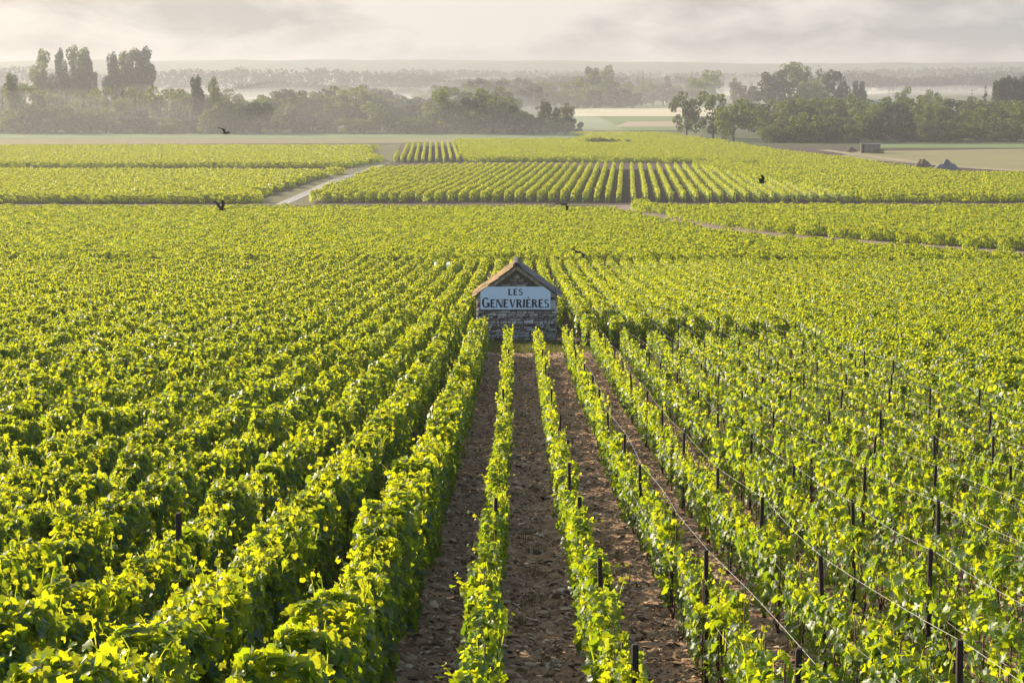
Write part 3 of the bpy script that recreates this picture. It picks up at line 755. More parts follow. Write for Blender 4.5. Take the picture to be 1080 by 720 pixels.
def tree(key, x, y, H, W, label, group=None, rz=None):
    p = PROTO[key]
    if p['n'] == 0: o = p
    else:
        o = p.copy(); COL.objects.link(o)
        for ch in p.children:
            d = ch.copy(); COL.objects.link(d); d.parent = o
    p['n'] = 1
    o.location = (x, y, gz1(y) - .05); o.scale = (W / p['W'], W / p['W'], H / p['H']); o.rotation_euler = (0, 0, rng.uniform(0, 6.28) if rz is None else rz)
    o['label'] = label; o['category'] = 'tree'
    if group: o['group'] = group
    elif 'group' in o: del o['group']
    return o
def tree_px(key, px, top, D, Wpx, label, group=None, base_up=0.):
    "tree whose top shows at a pixel row, standing at distance D"
    x = along(px, D); d = ray(px, top); zt = d.z / d.y * D
    return tree(key, x, D, max(1.2, zt - gz1(D)), Wpx * D / F, label, group)
pick = lambda *a: a[int(rng.integers(len(a)))]
# left wood -------------------------------------------------------
prof_l = lambda x: np.interp(x, [-60, 0, 20, 45, 100, 150, 200, 235, 245, 290, 330, 370, 392, 420, 450, 468, 520, 540, 555], [84, 86, 84, 88, 92, 90, 92, 93, 99, 95, 91, 88, 89, 97, 96, 92, 92, 100, 106])
def seg_left(px):
    if px < 110: return 'under the first poplar clump'
    if px < 230: return 'under the second poplar clump'
    if px < 330: return 'past the two slender trees'
    if px < 440: return 'behind the small striped block'
    return 'near its biggest crown'
for rank, D0 in enumerate((770, 735, 708)):
    px = -50.0 + rank * 9
    while px < 552:
        if px < 215:
            key = pick('slender0', 'slender1', 'slender2', 'bush0', 'round0') if rank < 2 else pick('bush0', 'bush1', 'bush2', 'round1')
        else:
            key = pick('round0', 'round1', 'round2', 'round3') if rank < 2 else pick('bush0', 'bush1', 'bush2', 'round1')
        wp = rng.uniform(15, 22) if 'slender' in key else rng.uniform(24, 40)
        t0 = float(prof_l(px)); tp = t0 + rng.uniform(-1, 7) if rank == 0 else (t0 + rng.uniform(3, 14) if rank == 1 else rng.uniform(106, 124))
        nm = {'s': 'slender pale tree', 'b': 'low bushy tree', 'r': 'rounded broadleaf tree', 'p': 'poplar'}[key[0]]
        rk = ['at the back of', 'inside', 'at the front of'][rank]
        sg = seg_left(px)
        tree_px(key, px, tp, D0 + rng.uniform(-12, 12), wp, f'{nm} {rk} the left wood {sg}', f'{nm}s {rk} the left wood {sg}')
        px += wp * (.36 if 'slender' in key else .5)
def single(key, px, top, D, w, *a): tree_px(key, px, top, D, w * (1.08 if 'poplar' in key else 1.0), *a)
single('poplar0', 47, 51, 1020, 18, 'lone leftmost tall poplar rising over the left wood')
single('poplar1', 66, 50, 1020, 12, 'thin poplar between the leftmost one and the broad poplar clump')
single('poplar0', 79, 47, 1020, 18, 'left trunk of the broad poplar clump, tall and full')
single('poplar2', 89, 49, 1026, 17, 'right tree of the broad poplar clump, rounded at the top')
single('poplar1', 100, 73, 1020, 9, 'short thin poplar between the two tall poplar clumps')
single('poplar1', 118, 54, 1020, 14, 'slim poplar on the left side of the second clump')
single('poplar2', 131, 53, 1025, 16, 'middle poplar of the second clump with a notched top')
single('poplar0', 141, 50, 1020, 17, 'high poplar standing between its neighbours in the second clump')
single('poplar1', 150, 48, 1020, 20, 'tallest and rightmost poplar of the second clump')
single('poplar1', 207, 78, 712, 12, 'pointed slender tree, left one of two above the left wood')
single('poplar0', 227, 79, 712, 12, 'pointed slender tree, right one of two above the left wood')
single('poplar2', 14, 76, 712, 14, 'slender tree sticking up near the left picture edge')
single('round0', 468, 92, 705, 34, 'rounded tree just left of the biggest crown of the left wood')
single('round1', 520, 92, 700, 50, 'biggest round crown near the right end of the left wood')
single('round3', 497, 101, 698, 36, 'dark round tree tucked left of the biggest crown')
single('slender1', 571, 102, 705, 22, 'open leafy tree standing apart at the right end of the left wood')
single('bush1', 578, 108, 700, 22, 'dense tree in front of the open leafy one at the wood end')
single('round2', 598, 109, 706, 19, 'lollipop shaped tree at the right tip of the left wood')
single('bush1', 606, 126, 694, 16, 'dark bush closing the right tip of the left wood')
for px, tp in ((548, 118), (562, 124), (585, 124), (596, 128), (538, 112)):
    tree_px(pick('bush0', 'bush1', 'bush2'), px, tp, 697, 27, 'low dark bush under the open trees at the left wood tip', 'bushes at the left wood tip')
# bushes in the gap
for k, (px, tp, w) in enumerate(((622, 145.4, 11), (631, 144.8, 15), (641, 145.6, 14), (650, 146.6, 14), (663, 147.2, 12))):
    tree_px(pick('bush1', 'bush2'), px, tp, 575, w, ['round bush starting the short hedge in the gap', 'widest bush of the short hedge in the gap', 'middle bush of the short hedge in the gap', 'last joined bush of the short hedge in the gap', 'small separate bush just past the short hedge'][k])
# right wood ------------------------------------------------------
single('round2', 724, 97, 655, 32, 'leftmost open tree of the right wood, standing free by the gap')
single('round0', 752, 97, 650, 38, 'round tree second along the right wood with a clear stem')
single('round1', 774, 103, 622, 42, 'spreading tree with bare trunk in front of the right wood')
prof_r = lambda x: np.interp(x, [780, 800, 822, 1020, 880, 905, 930, 960, 1000, 1040, 1100, 1150], [104, 104, 99, 103, 103, 101, 105, 101, 100, 102, 101, 102])
def seg_right(px):
    if px < 850: return 'by the bare trunked tree'
    if px < 940: return 'above the small concrete shed'
    return 'above the bright green strip'
for rank, D0 in enumerate((690, 655, 622)):
    px = 800.0 + rank * 8
    while px < 1140:
        key = pick('round0', 'round1', 'round3', 'round2') if rank < 2 else pick('bush0', 'bush1', 'bush2', 'round1', 'bush3')
        wp = rng.uniform(27, 42); t0 = float(prof_r(px))
        tp = t0 + rng.uniform(-1, 5) if rank == 0 else (t0 + rng.uniform(6, 16) if rank == 1 else rng.uniform(118, 132))
        nm = {'b': 'low bushy tree', 'r': 'green broadleaf tree'}[key[0]]
        rk = ['at the back of', 'inside', 'at the front of'][rank]; sg = seg_right(px)
        tree_px(key, px, tp, D0 + rng.uniform(-10, 10), wp, f'{nm} {rk} the right wood {sg}', f'{nm}s {rk} the right wood {sg}')
        px += wp * .5
for px, tp, w in ((826, 140, 26), (846, 146, 24), (862, 149, 22), (812, 132, 24)):
    tree_px(pick('bush0', 'bush1'), px, tp, 608, w, 'low bush at the foot of the right wood left of the shed', 'bushes left of the shed')
single('bush2', 899, 131, 606, 17, 'pointed bushy tree right behind the small concrete shed')
# second wood, hazier, behind the gap ------------------------------
prof_m = lambda x: np.interp(x, [440, 480, 500, 540, 575, 620, 650, 690, 715], [93, 88, 82, 82, 85, 85, 84, 86, 90])
for rank, D0 in enumerate((1290, 1200)):
    px = 442.0 + rank * 6
    while px < 722:
        wp = rng.uniform(17, 26); key = pick('round0', 'round1', 'round3') if rank == 0 else pick('bush0', 'bush1', 'round1')
        if rank and px > 678: break
        t0 = float(prof_m(px)); tp = t0 + rng.uniform(-1, 3.5) if rank == 0 else t0 + rng.uniform(7, 14)
        rk = ['top', 'front'][rank]
        nm = 'blue grey round tree' if key[0] == 'r' else 'blue grey bushy tree'
        tree_px(key, px, tp, D0 + rng.uniform(-15, 15), wp, f'{nm} in the {rk} rank of the hazy second wood', f'{nm}s in the {rk} rank of the second wood')
        px += wp * .52
single('round3', 626, 70, 1400, 19, 'left half of the tall hazy twin crown over the second wood')
single('round1', 637, 68, 1410, 24, 'right half of the tall hazy twin crown over the second wood')
single('round0', 614, 79, 1395, 20, 'lower round tree left of the tall hazy twin crown')
for k, (px, tp, w) in enumerate(((673, 76, 7), (678, 75, 8), (686, 77, 7))):
    single('conifer%d' % (k % 2), px, tp, 1450, w, ['left spire shaped conifer above the second wood', 'middle and tallest spire conifer above the second wood', 'right spire conifer above the second wood'][k])
# hazy trees behind the right wood ---------------------------------
for k, (key, px, tp, w, D) in enumerate((('round1', 746, 73, 37, 1350), ('bush0', 733, 84, 24, 1300), ('round2', 775, 83, 16, 1200), ('bush1', 790, 91, 30, 1150),
        ('round3', 812, 74, 34, 1080), ('round0', 832, 66, 46, 1090), ('round1', 848, 69, 34, 1085), ('slender1', 862, 69, 22, 1100), ('bush0', 858, 84, 36, 1060),
        ('round3', 880, 73, 29, 1000), ('bush1', 906, 86, 17, 1000), ('round1', 951, 90, 18, 980), ('bush0', 982, 95, 22, 960), ('bush2', 890, 95, 26, 1000))):
    single(key, px, tp, D, w, ['big dome shaped hazy tree left of the bare snag', 'low hazy tree under the dome shaped one', 'narrow hazy tree right of the dome shaped one', 'low hazy bush below the big grove',
        'left crown of the big hazy grove behind the right wood', 'highest crown of the big hazy grove behind the right wood', 'right crown of the big hazy grove', 'thin leaning tree at the grove side with open twigs', 'low tree filling the grove foot',
        'dark round tree just right of the big grove', 'small round tree further right of the grove', 'little round tree right of the two masts', 'low round tree in the pale field on the right', 'low hazy tree left of the far farmhouse'][k])
for k, (px, tp, w) in enumerate(((1024, 95, 7), (1038, 90, 14), (1052, 82, 14), (1060, 79, 15), (1069, 81, 15), (1077, 78, 15), (1088, 79, 16))):
    single('conifer%d' % (k % 2) if k < 2 else 'poplar1', px, tp, 800, w, ['tiny dark tree left of the dark grove on the right', 'single dark tree beside the dark grove', 'lowest tree of the dark grove at the right edge', 'second dark tree of the grove at the right edge',
        'third dark tree of the grove at the right edge', 'tallest dark tree of the grove at the right edge', 'dark tree of the grove cut by the right edge'][k])
# bare snag
sn = empty('bare_tree', (along(793, 1200), 1200, gz1(1200)))
b = MB(); rg = np.random.default_rng(3)
b.tube([(0, 0, -.3), (.2, 0, 6), (-.3, 0, 12), (.2, 0, 15.5)], [.5, .4, .28, .1], 6)
for k in range(9):
    z0 = rg.uniform(6, 13); a = rg.uniform(0, 6.28); l = rg.uniform(1.5, 4)
    b.tube([(0, 0, z0), (math.cos(a) * l * .6, math.sin(a) * l * .6, z0 + l * .5), (math.cos(a) * l, math.sin(a) * l, z0 + l * 1.2)], [.2, .14, .05], 5)
b.build('trunk', M['bark'], sn, smooth=True); tag(sn, 'bare dead tree with forked branches left of the big hazy grove', 'tree')

# woods so far off that they read as one mass ------------------------
VV = []; FF = []; off = 0
rg = np.random.default_rng(77)
def band(D, p0, p1, tops, base_n, wpx):
    global off
    px = p0
    while px < p1:
        tp = float(np.interp(px, *tops)) + rg.uniform(-1.2, 1.6)
        x = along(px, D); d = ray(px, tp); H = d.z / d.y * D + 22; W = rg.uniform(*wpx) * 1.7 * D / F
        if H > 2:
            V, Fm, _ = crown_cloud(int(rg.integers(1e6)), pick('bush', 'bush', 'bush', 'round'), int(base_n * 1.6), H, W, 2.2)
            V = V + np.array([x, D + rg.uniform(-25, 25), -22.0]); VV.append(V); FF.append(Fm + off); off += len(V)
        px += rg.uniform(.12, .34) * W * F / D
band(1750, -60, 480, ([-60, 0, 60, 100, 240, 268, 300, 345, 400, 470], [90, 91, 93, 97, 99, 88, 86, 90, 95, 98]), 240, (10, 22))
band(2000, 480, 760, ([480, 560, 600, 660, 700, 760], [84, 82, 80, 81, 83, 80]), 200, (9, 18))
band(2300, -60, 470, ([-60, 30, 70, 200, 250, 300, 340, 400, 470], [68, 70, 78, 74, 72, 74, 72, 76, 80]), 160, (9, 20))
band(2250, 870, 1140, ([870, 900, 960, 1000, 1060, 1140], [76, 76, 83, 79, 76, 74]), 180, (9, 18))
band(2700, 380, 900, ([380, 440, 560, 640, 760, 900], [77, 73, 75, 76, 77, 78]), 130, (7, 15))
band(3000, 900, 1140, ([900, 980, 1060, 1140], [72, 72, 70, 70]), 130, (7, 15))
tag(ob('distant_woods', mesh_np('distant_woods', np.concatenate(VV), np.concatenate(FF), M['dark_tree'])), 'misty belts of far woodland fading towards the horizon', kind='stuff')

# ------------------------------------------------------------------ far buildings, masts
def house(name, x, y, w, d, h, rh, label, cat, rz=0., wall='housewall', roof='rooftile', wins=2):
    o = empty(name, (x, y, gz1(y) - .1), rz)
    b = MB()
    b.add([(-w/2, -d/2, 0), (w/2, -d/2, 0), (w/2, d/2, 0), (-w/2, d/2, 0), (-w/2, -d/2, h), (w/2, -d/2, h), (w/2, d/2, h), (-w/2, d/2, h), (-w/2, 0, h + rh), (w/2, 0, h + rh)],
          [(0, 1, 5, 4), (2, 3, 7, 6), (1, 2, 6, 9, 5), (3, 0, 4, 8, 7)])
    b.build('wall', M[wall], o)
    r = MB(); e = .35; t = .18
    for s in (-1, 1):
        y0, z0, y1, z1 = s * (d/2 + e), h - e * rh / (d/2) + .02, 0, h + rh + .02
        r.add([(-w/2 - e, y0, z0), (w/2 + e, y0, z0), (w/2 + e, y1, z1), (-w/2 - e, y1, z1), (-w/2 - e, y0, z0 + t), (w/2 + e, y0, z0 + t), (w/2 + e, y1, z1 + t), (-w/2 - e, y1, z1 + t)],
              [(0, 1, 2, 3), (7, 6, 5, 4), (0, 4, 5, 1), (1, 5, 6, 2), (2, 6, 7, 3), (3, 7, 4, 0)])
    r.build('roof', M[roof], o)
    for k in range(wins):
        q = MB(); q.box((-w/2 + w * (k + .5) / wins, -d/2 - .02, h * .5), (w / wins * .3, .12, h * .4)); q.build('window', M['carglass'], o)
    tag(o, label, cat); return o
house('barn', along(457, 1500), 1500, 20, 11, 4.6, 3.0, 'long low hazy barn with pale roof behind the left wood', 'barn', .1, 'barnwall', 'barnwall', 3)
house('farmhouse', along(920, 1080), 1080, 15, 8, 4.0, 2.6, 'long grey farmhouse between trees under the two masts', 'house', -.1, 'barnwall', 'barnwall', 3)
house('chapel', along(703.5, 1330), 1330, 3.0, 3.4, 13.5, 5.0, 'tiny white tower house with steep roof above the second wood', 'house', .1, wins=1)
for k, px in enumerate((937.5, 941.5)):
    o = empty('mast', (along(px, 1500), 1500, gz1(1500)))
    b = MB(); b.tube([(0, 0, -.5), (0, 0, 11), (0, 0, 19)], [.34, .27, .18], 7); b.build('pole', M['concrete'], o)
    b = MB(); b.box((0, 0, 17.9), (1.5, .2, .22)); b.box((0, 0, 16.4), (1.2, .2, .22)); b.build('crossarm', M['concrete'], o)
    tag(o, ['left one of two thin masts rising in the mist on the right', 'right one of two thin masts rising in the mist'][k], 'mast')

# shed and heaps in the tan field
p = at(918, 161.5); sx = 22 * p.y / F
s = empty('shed', (p.x, p.y, p.z), R(-8))
w, d, h = sx * .9, 3.0, 2.25
b = MB(); b.box((-w/2 + .1, 0, h/2), (.2, d, h)); b.box((w/2 - .1, 0, h/2), (.2, d, h)); b.box((.0, d/2 - .1, h/2), (w - .4, .2, h)); b.box((.35, -d/2 + .1, h/2), (w - 1.1, .2, h))
b.build('wall', M['concrete'], s)
b = MB(); b.box((0, 0, h + .1), (w + .3, d + .3, .2), Matrix.Rotation(R(1.5), 3, 'Y')); b.build('roof', M['concrete'], s)
b = MB(); b.box((-w/2 + .45, -d/2 + .12, 1.0), (.5, .08, 2.0)); b.build('door', M['post'], s)
tag(s, 'small grey concrete shed with flat roof at the wood edge', 'shed')
def heap(name, px, py, wpx, hpx, mat, label, seed, cat='heap'):
    p = at(px, py); k = p.y / F; w = wpx * k; hh = hpx * k * 1.05
    n = 36; a = np.linspace(-1, 1, n); A, B = np.meshgrid(a, a); rr = np.sqrt(A ** 2 + B ** 2)
    Zh = np.clip(1 - rr ** 2, 0, 1) ** .9 * (.5 + .75 * vnoise(A * 2.6 + seed, B * 2.6 + seed, seed) + .16 * vnoise(A * 6 + seed, B * 6, seed + 2)) + (vnoise(A * 9 + 3, B * 9 + 3, seed + 1) - .5) * .13 * (rr < .95)
    V = np.stack([A * w / 2, B * w * .36, Zh * hh - .12], 2).reshape(-1, 3)
    o = ob(name, mesh_np(name, V, grid_faces(n, n), M[mat], True), loc=p); return tag(o, label, cat)
heap('gravel_heap', 998, 179.5, 30, 9.5, 'heap', 'grey gravel heap at the edge of the tan field', 21)
heap('soil_heap', 974, 176, 22, 7.0, 'brownheap', 'brown weedy soil heap left of the grey heap', 25)
heap('brush_heap', 898, 160, 14, 4.5, 'brownheap', 'low brown brush heap left of the concrete shed', 29)
tree_px('bush3', 926, 157.5, p.y - 4, 15, 'pale grassy bush in front of the concrete shed')

# ------------------------------------------------------------------ mist banks lying on the plain
def mist(px0, px1, D, depth, top, dens, label, seed):
    x0, x1 = along(px0, D), along(px1, D); n, m = 40, 14
    a = np.linspace(-1, 1, n); c = np.linspace(-1, 1, m); A, B = np.meshgrid(a, c)
    fall = np.clip(1 - np.abs(A) ** 3, 0, 1) ** .6 * np.clip(1 - np.abs(B) ** 3, 0, 1) ** .6
    T = (top + 21.5) * fall * (.45 + .75 * vnoise(A * 7 + seed, B * 2 + seed, seed)) - 21.5
    X_ = (x0 + x1) / 2 + A * (x1 - x0) / 2; Y_ = D + B * depth / 2
    up = np.stack([X_, Y_, np.maximum(T, -21.4)], 2).reshape(-1, 3); lo = np.stack([X_, Y_, np.full_like(X_, -21.8)], 2).reshape(-1, 3)
    f = grid_faces(n, m); N_ = n * m
    rim = list(range(n)) + [n * j + n - 1 for j in range(1, m)] + [N_ - 1 - i for i in range(1, n)] + [n * j for j in range(m - 2, 0, -1)]
    side = np.array([[rim[i], rim[(i + 1) % len(rim)], rim[(i + 1) % len(rim)] + N_, rim[i] + N_] for i in range(len(rim))])
    o = ob('mist_bank', mesh_np('mist_bank', np.concatenate([up, lo]), [f, f[:, ::-1] + N_, side[:, ::-1]], volume_mat('mist_air', dens, (.62, .62, .64), .45), True))
    return tag(o, label, kind='stuff')
mist(-190, 660, 745, 260, -5.5, .0015, 'thin bright mist hanging in the left wood', 3)
mist(-160, 480, 1500, 460, -12, .0013, 'bright mist lying behind the left wood and the tall poplars', 5)
mist(380, 1000, 1250, 420, -3, .0007, 'thin bluish mist round the hazy second wood', 9)
mist(700, 1180, 1900, 420, -13, .0016, 'mist lying on the plain at the far right', 13)
mist(-260, 760, 2500, 700, -2, .0006, 'uneven veil of mist before the far ridge on the left', 17)
mist(520, 1340, 2700, 700, -4, .0005, 'uneven veil of mist before the far ridge on the right', 23)

# ------------------------------------------------------------------ stone hut
HY0 = 78.0; HXC = (545 - 545.1) / F * 78
hut = empty('stone_hut', (HXC, HY0, gz1(HY0 + .3) - .02))
tag(hut, 'small stone vineyard hut with gabled slab roof among the vines', 'hut')
HW, HD, EH, AH = 3.12, 2.25, 1.98, 3.14
def gable_top(x, drop=0): return AH - drop - (AH - EH) / (HW / 2) * abs(x)
b = MB()                                             # mortar core
c = .035
b.add([(-HW/2 + c, c, -.4), (HW/2 - c, c, -.4), (HW/2 - c, c, EH), (0, c, AH - .05), (-HW/2 + c, c, EH),
       (-HW/2 + c, HD - c, -.4), (HW/2 - c, HD - c, -.4), (HW/2 - c, HD - c, EH), (0, HD - c, AH - .05), (-HW/2 + c, HD - c, EH)],
      [(0, 1, 2, 3, 4), (9, 8, 7, 6, 5), (0, 5, 6, 1), (1, 6, 7, 2), (4, 9, 5, 0), (2, 7, 8, 3), (3, 8, 9, 4)])
core = b.build('wall', M['mortar'], hut)
rg = np.random.default_rng(12)
def stones(name, mat, zlo, zhi, xlim, ylay, skip=None, side=None):
    b = MB(); z = zlo
    while z < zhi - .03:
        hgt = min(rg.uniform(.07, .15), zhi - z)
        zc = z + hgt / 2; lim = xlim(zc + hgt / 2)
        x = -lim
        while x < lim - .02:
            w = min(rg.uniform(.12, .42), lim - x)
            if lim - x - w < .07: w = lim - x
            if w > .05 and rg.random() > .05:
                dpt = rg.uniform(.055, .10)
                cx, cw = x + w / 2, max(.03, w - rg.uniform(.018, .04)); ch = max(.03, hgt - rg.uniform(.014, .035))
                rot = Matrix.Rotation(rg.normal(0, .025), 3, 'Y')
                if side is None: b.box((cx, ylay + .05 - dpt / 2, zc + rg.normal(0, .006)), (cw, dpt, ch), rot, .007)
                else: b.box((side * (HW/2 - .05 + dpt / 2), HD/2 + cx, zc), (dpt, cw, ch), None, .007)
            x += w
        z += hgt
    return b
st = stones('s', 'stone', -.1, EH - .62 + .02, lambda z: HW/2, 0.0)
for s in (-1, 1):
    q = stones('s', 'stone', -.1, EH - .03, lambda z: HD/2, 0, side=s); st.add(q.v, q.f)
q = stones('s', 'stone', EH - .60, EH + .2, lambda z: HW/2 - max(0, z - EH) * (HW/2) / (AH - EH) - .02, 0.0); st.add(q.v, q.f)
st.build('stonework', M['stone'], core, bevel=.008)
gs = stones('s', 'dark', EH + .2, AH - .34, lambda z: max(.05, (HW/2) * (AH - .30 - z) / (AH - EH)), 0.0)
gs.build('gable_stonework', M['darkstone'], core, bevel=.008)
for s in (-1, 1):                                    # pale stones along the slope of the gable
    b = MB(); n = 7
    for k in range(n):
        t0, t1 = k / n + .006, (k + 1) / n - .006
        x0, z0 = s * HW/2 * (1 - t0), EH + (AH - EH) * t0; x1, z1 = s * HW/2 * (1 - t1), EH + (AH - EH) * t1
        th = .15
        vs_ = [(x0, -.045, z0 - th), (x1, -.045, z1 - th), (x1, -.045, z1 - .005), (x0, -.045, z0 - .005)]
        b.add(vs_ + [(a, .03, c_) for a, _, c_ in vs_], [(0, 1, 2, 3), (7, 6, 5, 4), (0, 4, 5, 1), (1, 5, 6, 2), (2, 6, 7, 3), (3, 7, 4, 0)])
    b.build('rake_band', M['rake'], core)
pitch = math.atan2(AH - EH, HW/2); sl = math.hypot(HW/2, AH - EH) + .17
for s in (-1, 1):
    b = MB(); rows = 8
    for k in range(rows):                            # courses of stone slabs, each lapping the one below
        u0 = sl * (1 - (k + 1) / rows) - .0; u1 = u0 + sl / rows + .09
        y = -.09
        while y < HD + .09:
            w = min(rg.uniform(.22, .42), HD + .10 - y)
            th = rg.uniform(.03, .042); um = (u0 + u1) / 2; 
            cx = s * um * math.cos(pitch); cz = AH - um * math.sin(pitch) + .045 + rg.normal(0, .004) + .02 * (k % 2)
            tilt = Matrix.Rotation(s * (pitch - .05), 3, 'Y')
            b.box((cx, y + w / 2, cz), (u1 - u0, w - .012, th), tilt, .005)
            y += w
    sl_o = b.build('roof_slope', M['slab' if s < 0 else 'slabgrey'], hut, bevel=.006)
    sl_o['label'] = 'ochre roof slope, lichen and warm sunlight in its colour' if s < 0 else 'grey roof slope in shade'
b = MB(); y = -.12
while y < HD + .08:
    w = .42
    pts_ = [(.15 * math.cos(a), y, AH + .0 + .15 * math.sin(a)) for a in np.linspace(-.25, math.pi + .25, 9)]
    inn = [(.10 * math.cos(a), y, AH + .0 + .10 * math.sin(a)) for a in np.linspace(-.25, math.pi + .25, 9)]
    ring = pts_ + inn[::-1]; n = len(ring)
    b.add(ring + [(x, y + w - .015, z + rg.normal(0, .004)) for x, _, z in ring],
          [tuple(range(n))[::-1], tuple(range(n, 2 * n))] + [(k, (k + 1) % n, n + (k + 1) % n, n + k) for k in range(n)])
    y += w
b.build('ridge_cap', M['ridge'], hut)
tag(core, 'rubble wall of pale and brown stones')

# sign ----------------------------------------------------------------
sg = empty('sign_board', (HXC, HY0 - .075, gz1(HY0 + .3) - .02)); tag(sg, 'pale blue name board with black letters fixed on the hut gable', 'sign')
x0, x1, z0, z1 = -1.43, 1.33, 1.42, 2.32
b = MB(); ch = .27
face = [(x0, z0), (x1, z0), (x1, z1 - ch * .75), (x1 - ch, z1), (x0 + ch, z1), (x0, z1 - ch * .75)]
n = len(face)
b.add([(x, -.03, z) for x, z in face] + [(x, .02, z) for x, z in face], [tuple(range(n)), tuple(range(n, 2 * n))[::-1]] + [(k, n + k, n + (k + 1) % n, (k + 1) % n) for k in range(n)])
pn = b.build('panel', M['sign'], sg)
# lettering: thick uprights and thin hairlines, drawn in a unit box
def poly(*p): return [p]
def arc(cx, cy, rx, ry, a0, a1, w0, w1, n=14):
    "crescent stroke: width swells from w0 to w1 in the middle"
    o = []; i = []
    for k in range(n + 1):
        a = R(a0 + (a1 - a0) * k / n); w = w0 + (w1 - w0) * abs(math.cos(a))
        o.append((cx + rx * math.cos(a), cy + ry * math.sin(a))); i.append((cx + (rx - w) * math.cos(a), cy + (ry - w0) * math.sin(a)))
    return [[o[k], o[k + 1], i[k + 1], i[k]] for k in range(n)]
TK, TN = .29, .12
def rc(xa, ya, xb, yb): return [[(xa, ya), (xb, ya), (xb, yb), (xa, yb)]]
def bar(xa, ya, xb, yb, w): return [[(xa, ya), (xa + w, ya), (xb + w, yb), (xb, yb)]]
GLY = {
 'L': (.72, rc(0, 0, TK, 1) + [[(0, 0), (.72, 0), (.72, .17), (.60, TN), (0, TN)]]),
 'E': (.72, rc(0, 0, TK, 1) + [[(0, 0), (.72, 0), (.72, .17), (.60, TN), (0, TN)], [(0, 1 - TN), (.58, 1 - TN), (.69, .84), (.69, 1), (0, 1)]] + rc(0, .47, .55, .47 + TN)),
 'S': (.70, arc(.33, .74, .33, .26, 25, 270, TN, .19) + arc(.36, .26, .36, .28, -155, 90, TN, .21)[:] + [[(.20, .55), (.36, .44), (.42, .52), (.30, .60)]]),
 'G': (.95, arc(.48, .5, .48, .52, 42, 318, TN, .26, 22) + rc(.66, .06, .66 + TK, .46) + rc(.56, .40, .96, .40 + TN * .8)),
 'N': (.92, rc(0, 0, TN, 1) + rc(.92 - TN, 0, .92, 1) + bar(.92 - TK, 0, 0, 1, TK)),
 'V': (.92, [[(0, 1), (TK + .03, 1), (.54, 0), (.40, 0)], [(.92 - TN, 1), (.92, 1), (.54, 0), (.46, .14)]]),
 'R': (.86, rc(0, 0, TK, 1) + arc(.36, .755, .38, .245, -90, 90, TN, .22) + rc(0, 1 - TN, .38, 1) + rc(0, .51, .38, .51 + TN) + bar(.60, 0, .30, .55, TK)),
 'I': (TK, rc(0, 0, TK, 1)),
}
def word(text, xc, zb, hgt, wx, gap, first=1.0, accent=None):
    ws = [(GLY['E' if c == 'È' else c][0] * hgt * wx * (first if k == 0 else 1)) for k, c in enumerate(text)]
    tot = sum(ws) + gap * (len(text) - 1); x = xc - tot / 2; b = MB()
    for k, c in enumerate(text):
        sc_ = hgt * (first if k == 0 else 1)
        quads = list(GLY['E' if c == 'È' else c][1])
        if c == 'È': quads += [[(.18, 1.26), (.40, 1.07), (.50, 1.07), (.40, 1.26)]]
        for pq in quads:
            A2 = sum(pq[i][0] * pq[(i + 1) % len(pq)][1] - pq[(i + 1) % len(pq)][0] * pq[i][1] for i in range(len(pq)))
            if A2 < 0: pq = pq[::-1]
            m = len(pq); yo = -.036 - .0006 * rg.random()
            b.add([(x + u * sc_ * wx, yo, zb + v * sc_) for u, v in pq] + [(x + u * sc_ * wx, -.029, zb + v * sc_) for u, v in pq],
                  [tuple(range(m))] + [(i, m + i, m + (i + 1) % m, (i + 1) % m) for i in range(m)])
        x += ws[k] + gap
    return b
b = word('LES', -.05, 1.99, .25, .88, .045, 1.0); b.build('lettering', M['ink'], pn); b = word('GENEVRIÈRES', -.05, 1.495, .33, .80, .038, 1.2)
b.build('lettering', M['ink'], pn)

# grass at the foot of the hut and dry tufts between the rows ---------------
def tufts(name, centres, hmin, hmax, blades, spread, mat, label):
    rg = np.random.default_rng(len(centres)); C = np.repeat(np.array(centres), blades, 0); n = len(C)
    P = C + np.stack([rg.normal(0, spread, n), rg.normal(0, spread, n), np.zeros(n)], 1)
    P[:, 2] = gz(P[:, 1]) + C[:, 2]
    h = rg.uniform(hmin, hmax, n); a = rg.uniform(0, 6.28, n); w = rg.uniform(.004, .009, n); ln = rg.normal(0, .45, (n, 2))
    dx, dy = np.cos(a) * w, np.sin(a) * w; z = np.zeros(n)
    m1 = np.stack([ln[:, 0] * h * .35, ln[:, 1] * h * .35, h * .6], 1); tp = np.stack([ln[:, 0] * h, ln[:, 1] * h, h], 1)
    s = np.stack([dx, dy, z], 1)
    V = np.stack([P - s, P + s, P + m1 + s * .7, P + m1 - s * .7, P + tp], 1).reshape(-1, 3)
    i = np.arange(n)[:, None] * 5
    o = ob(name, mesh_np(name, V, [i + np.array([[0, 1, 2, 3]]), i + np.array([[3, 2, 4]])], M[mat])); return tag(o, label, kind='stuff')
tufts('grass', [(rng.uniform(-2.6, 2.9), rng.uniform(72.3, 78.1), 0) for _ in range(520)] + [(rng.uniform(2.4, 10), rng.uniform(70.5, 73.5), 0) for _ in range(200)] + [(rng.uniform(-1.7, 1.7), rng.uniform(76.9, 77.9), 0) for _ in range(200)], .06, .24, 26, .13, 'grass', 'strip of grass at the foot of the hut')
tufts('dry_grass', [(-.28 + rng.integers(0, 11) + rng.normal(.38, .2), 9 + 60 * rng.random() ** 1.5, .06) for _ in range(260)], .04, .15, 26, .10, 'dry', 'dry grass tufts scattered on the soil between the staked rows')

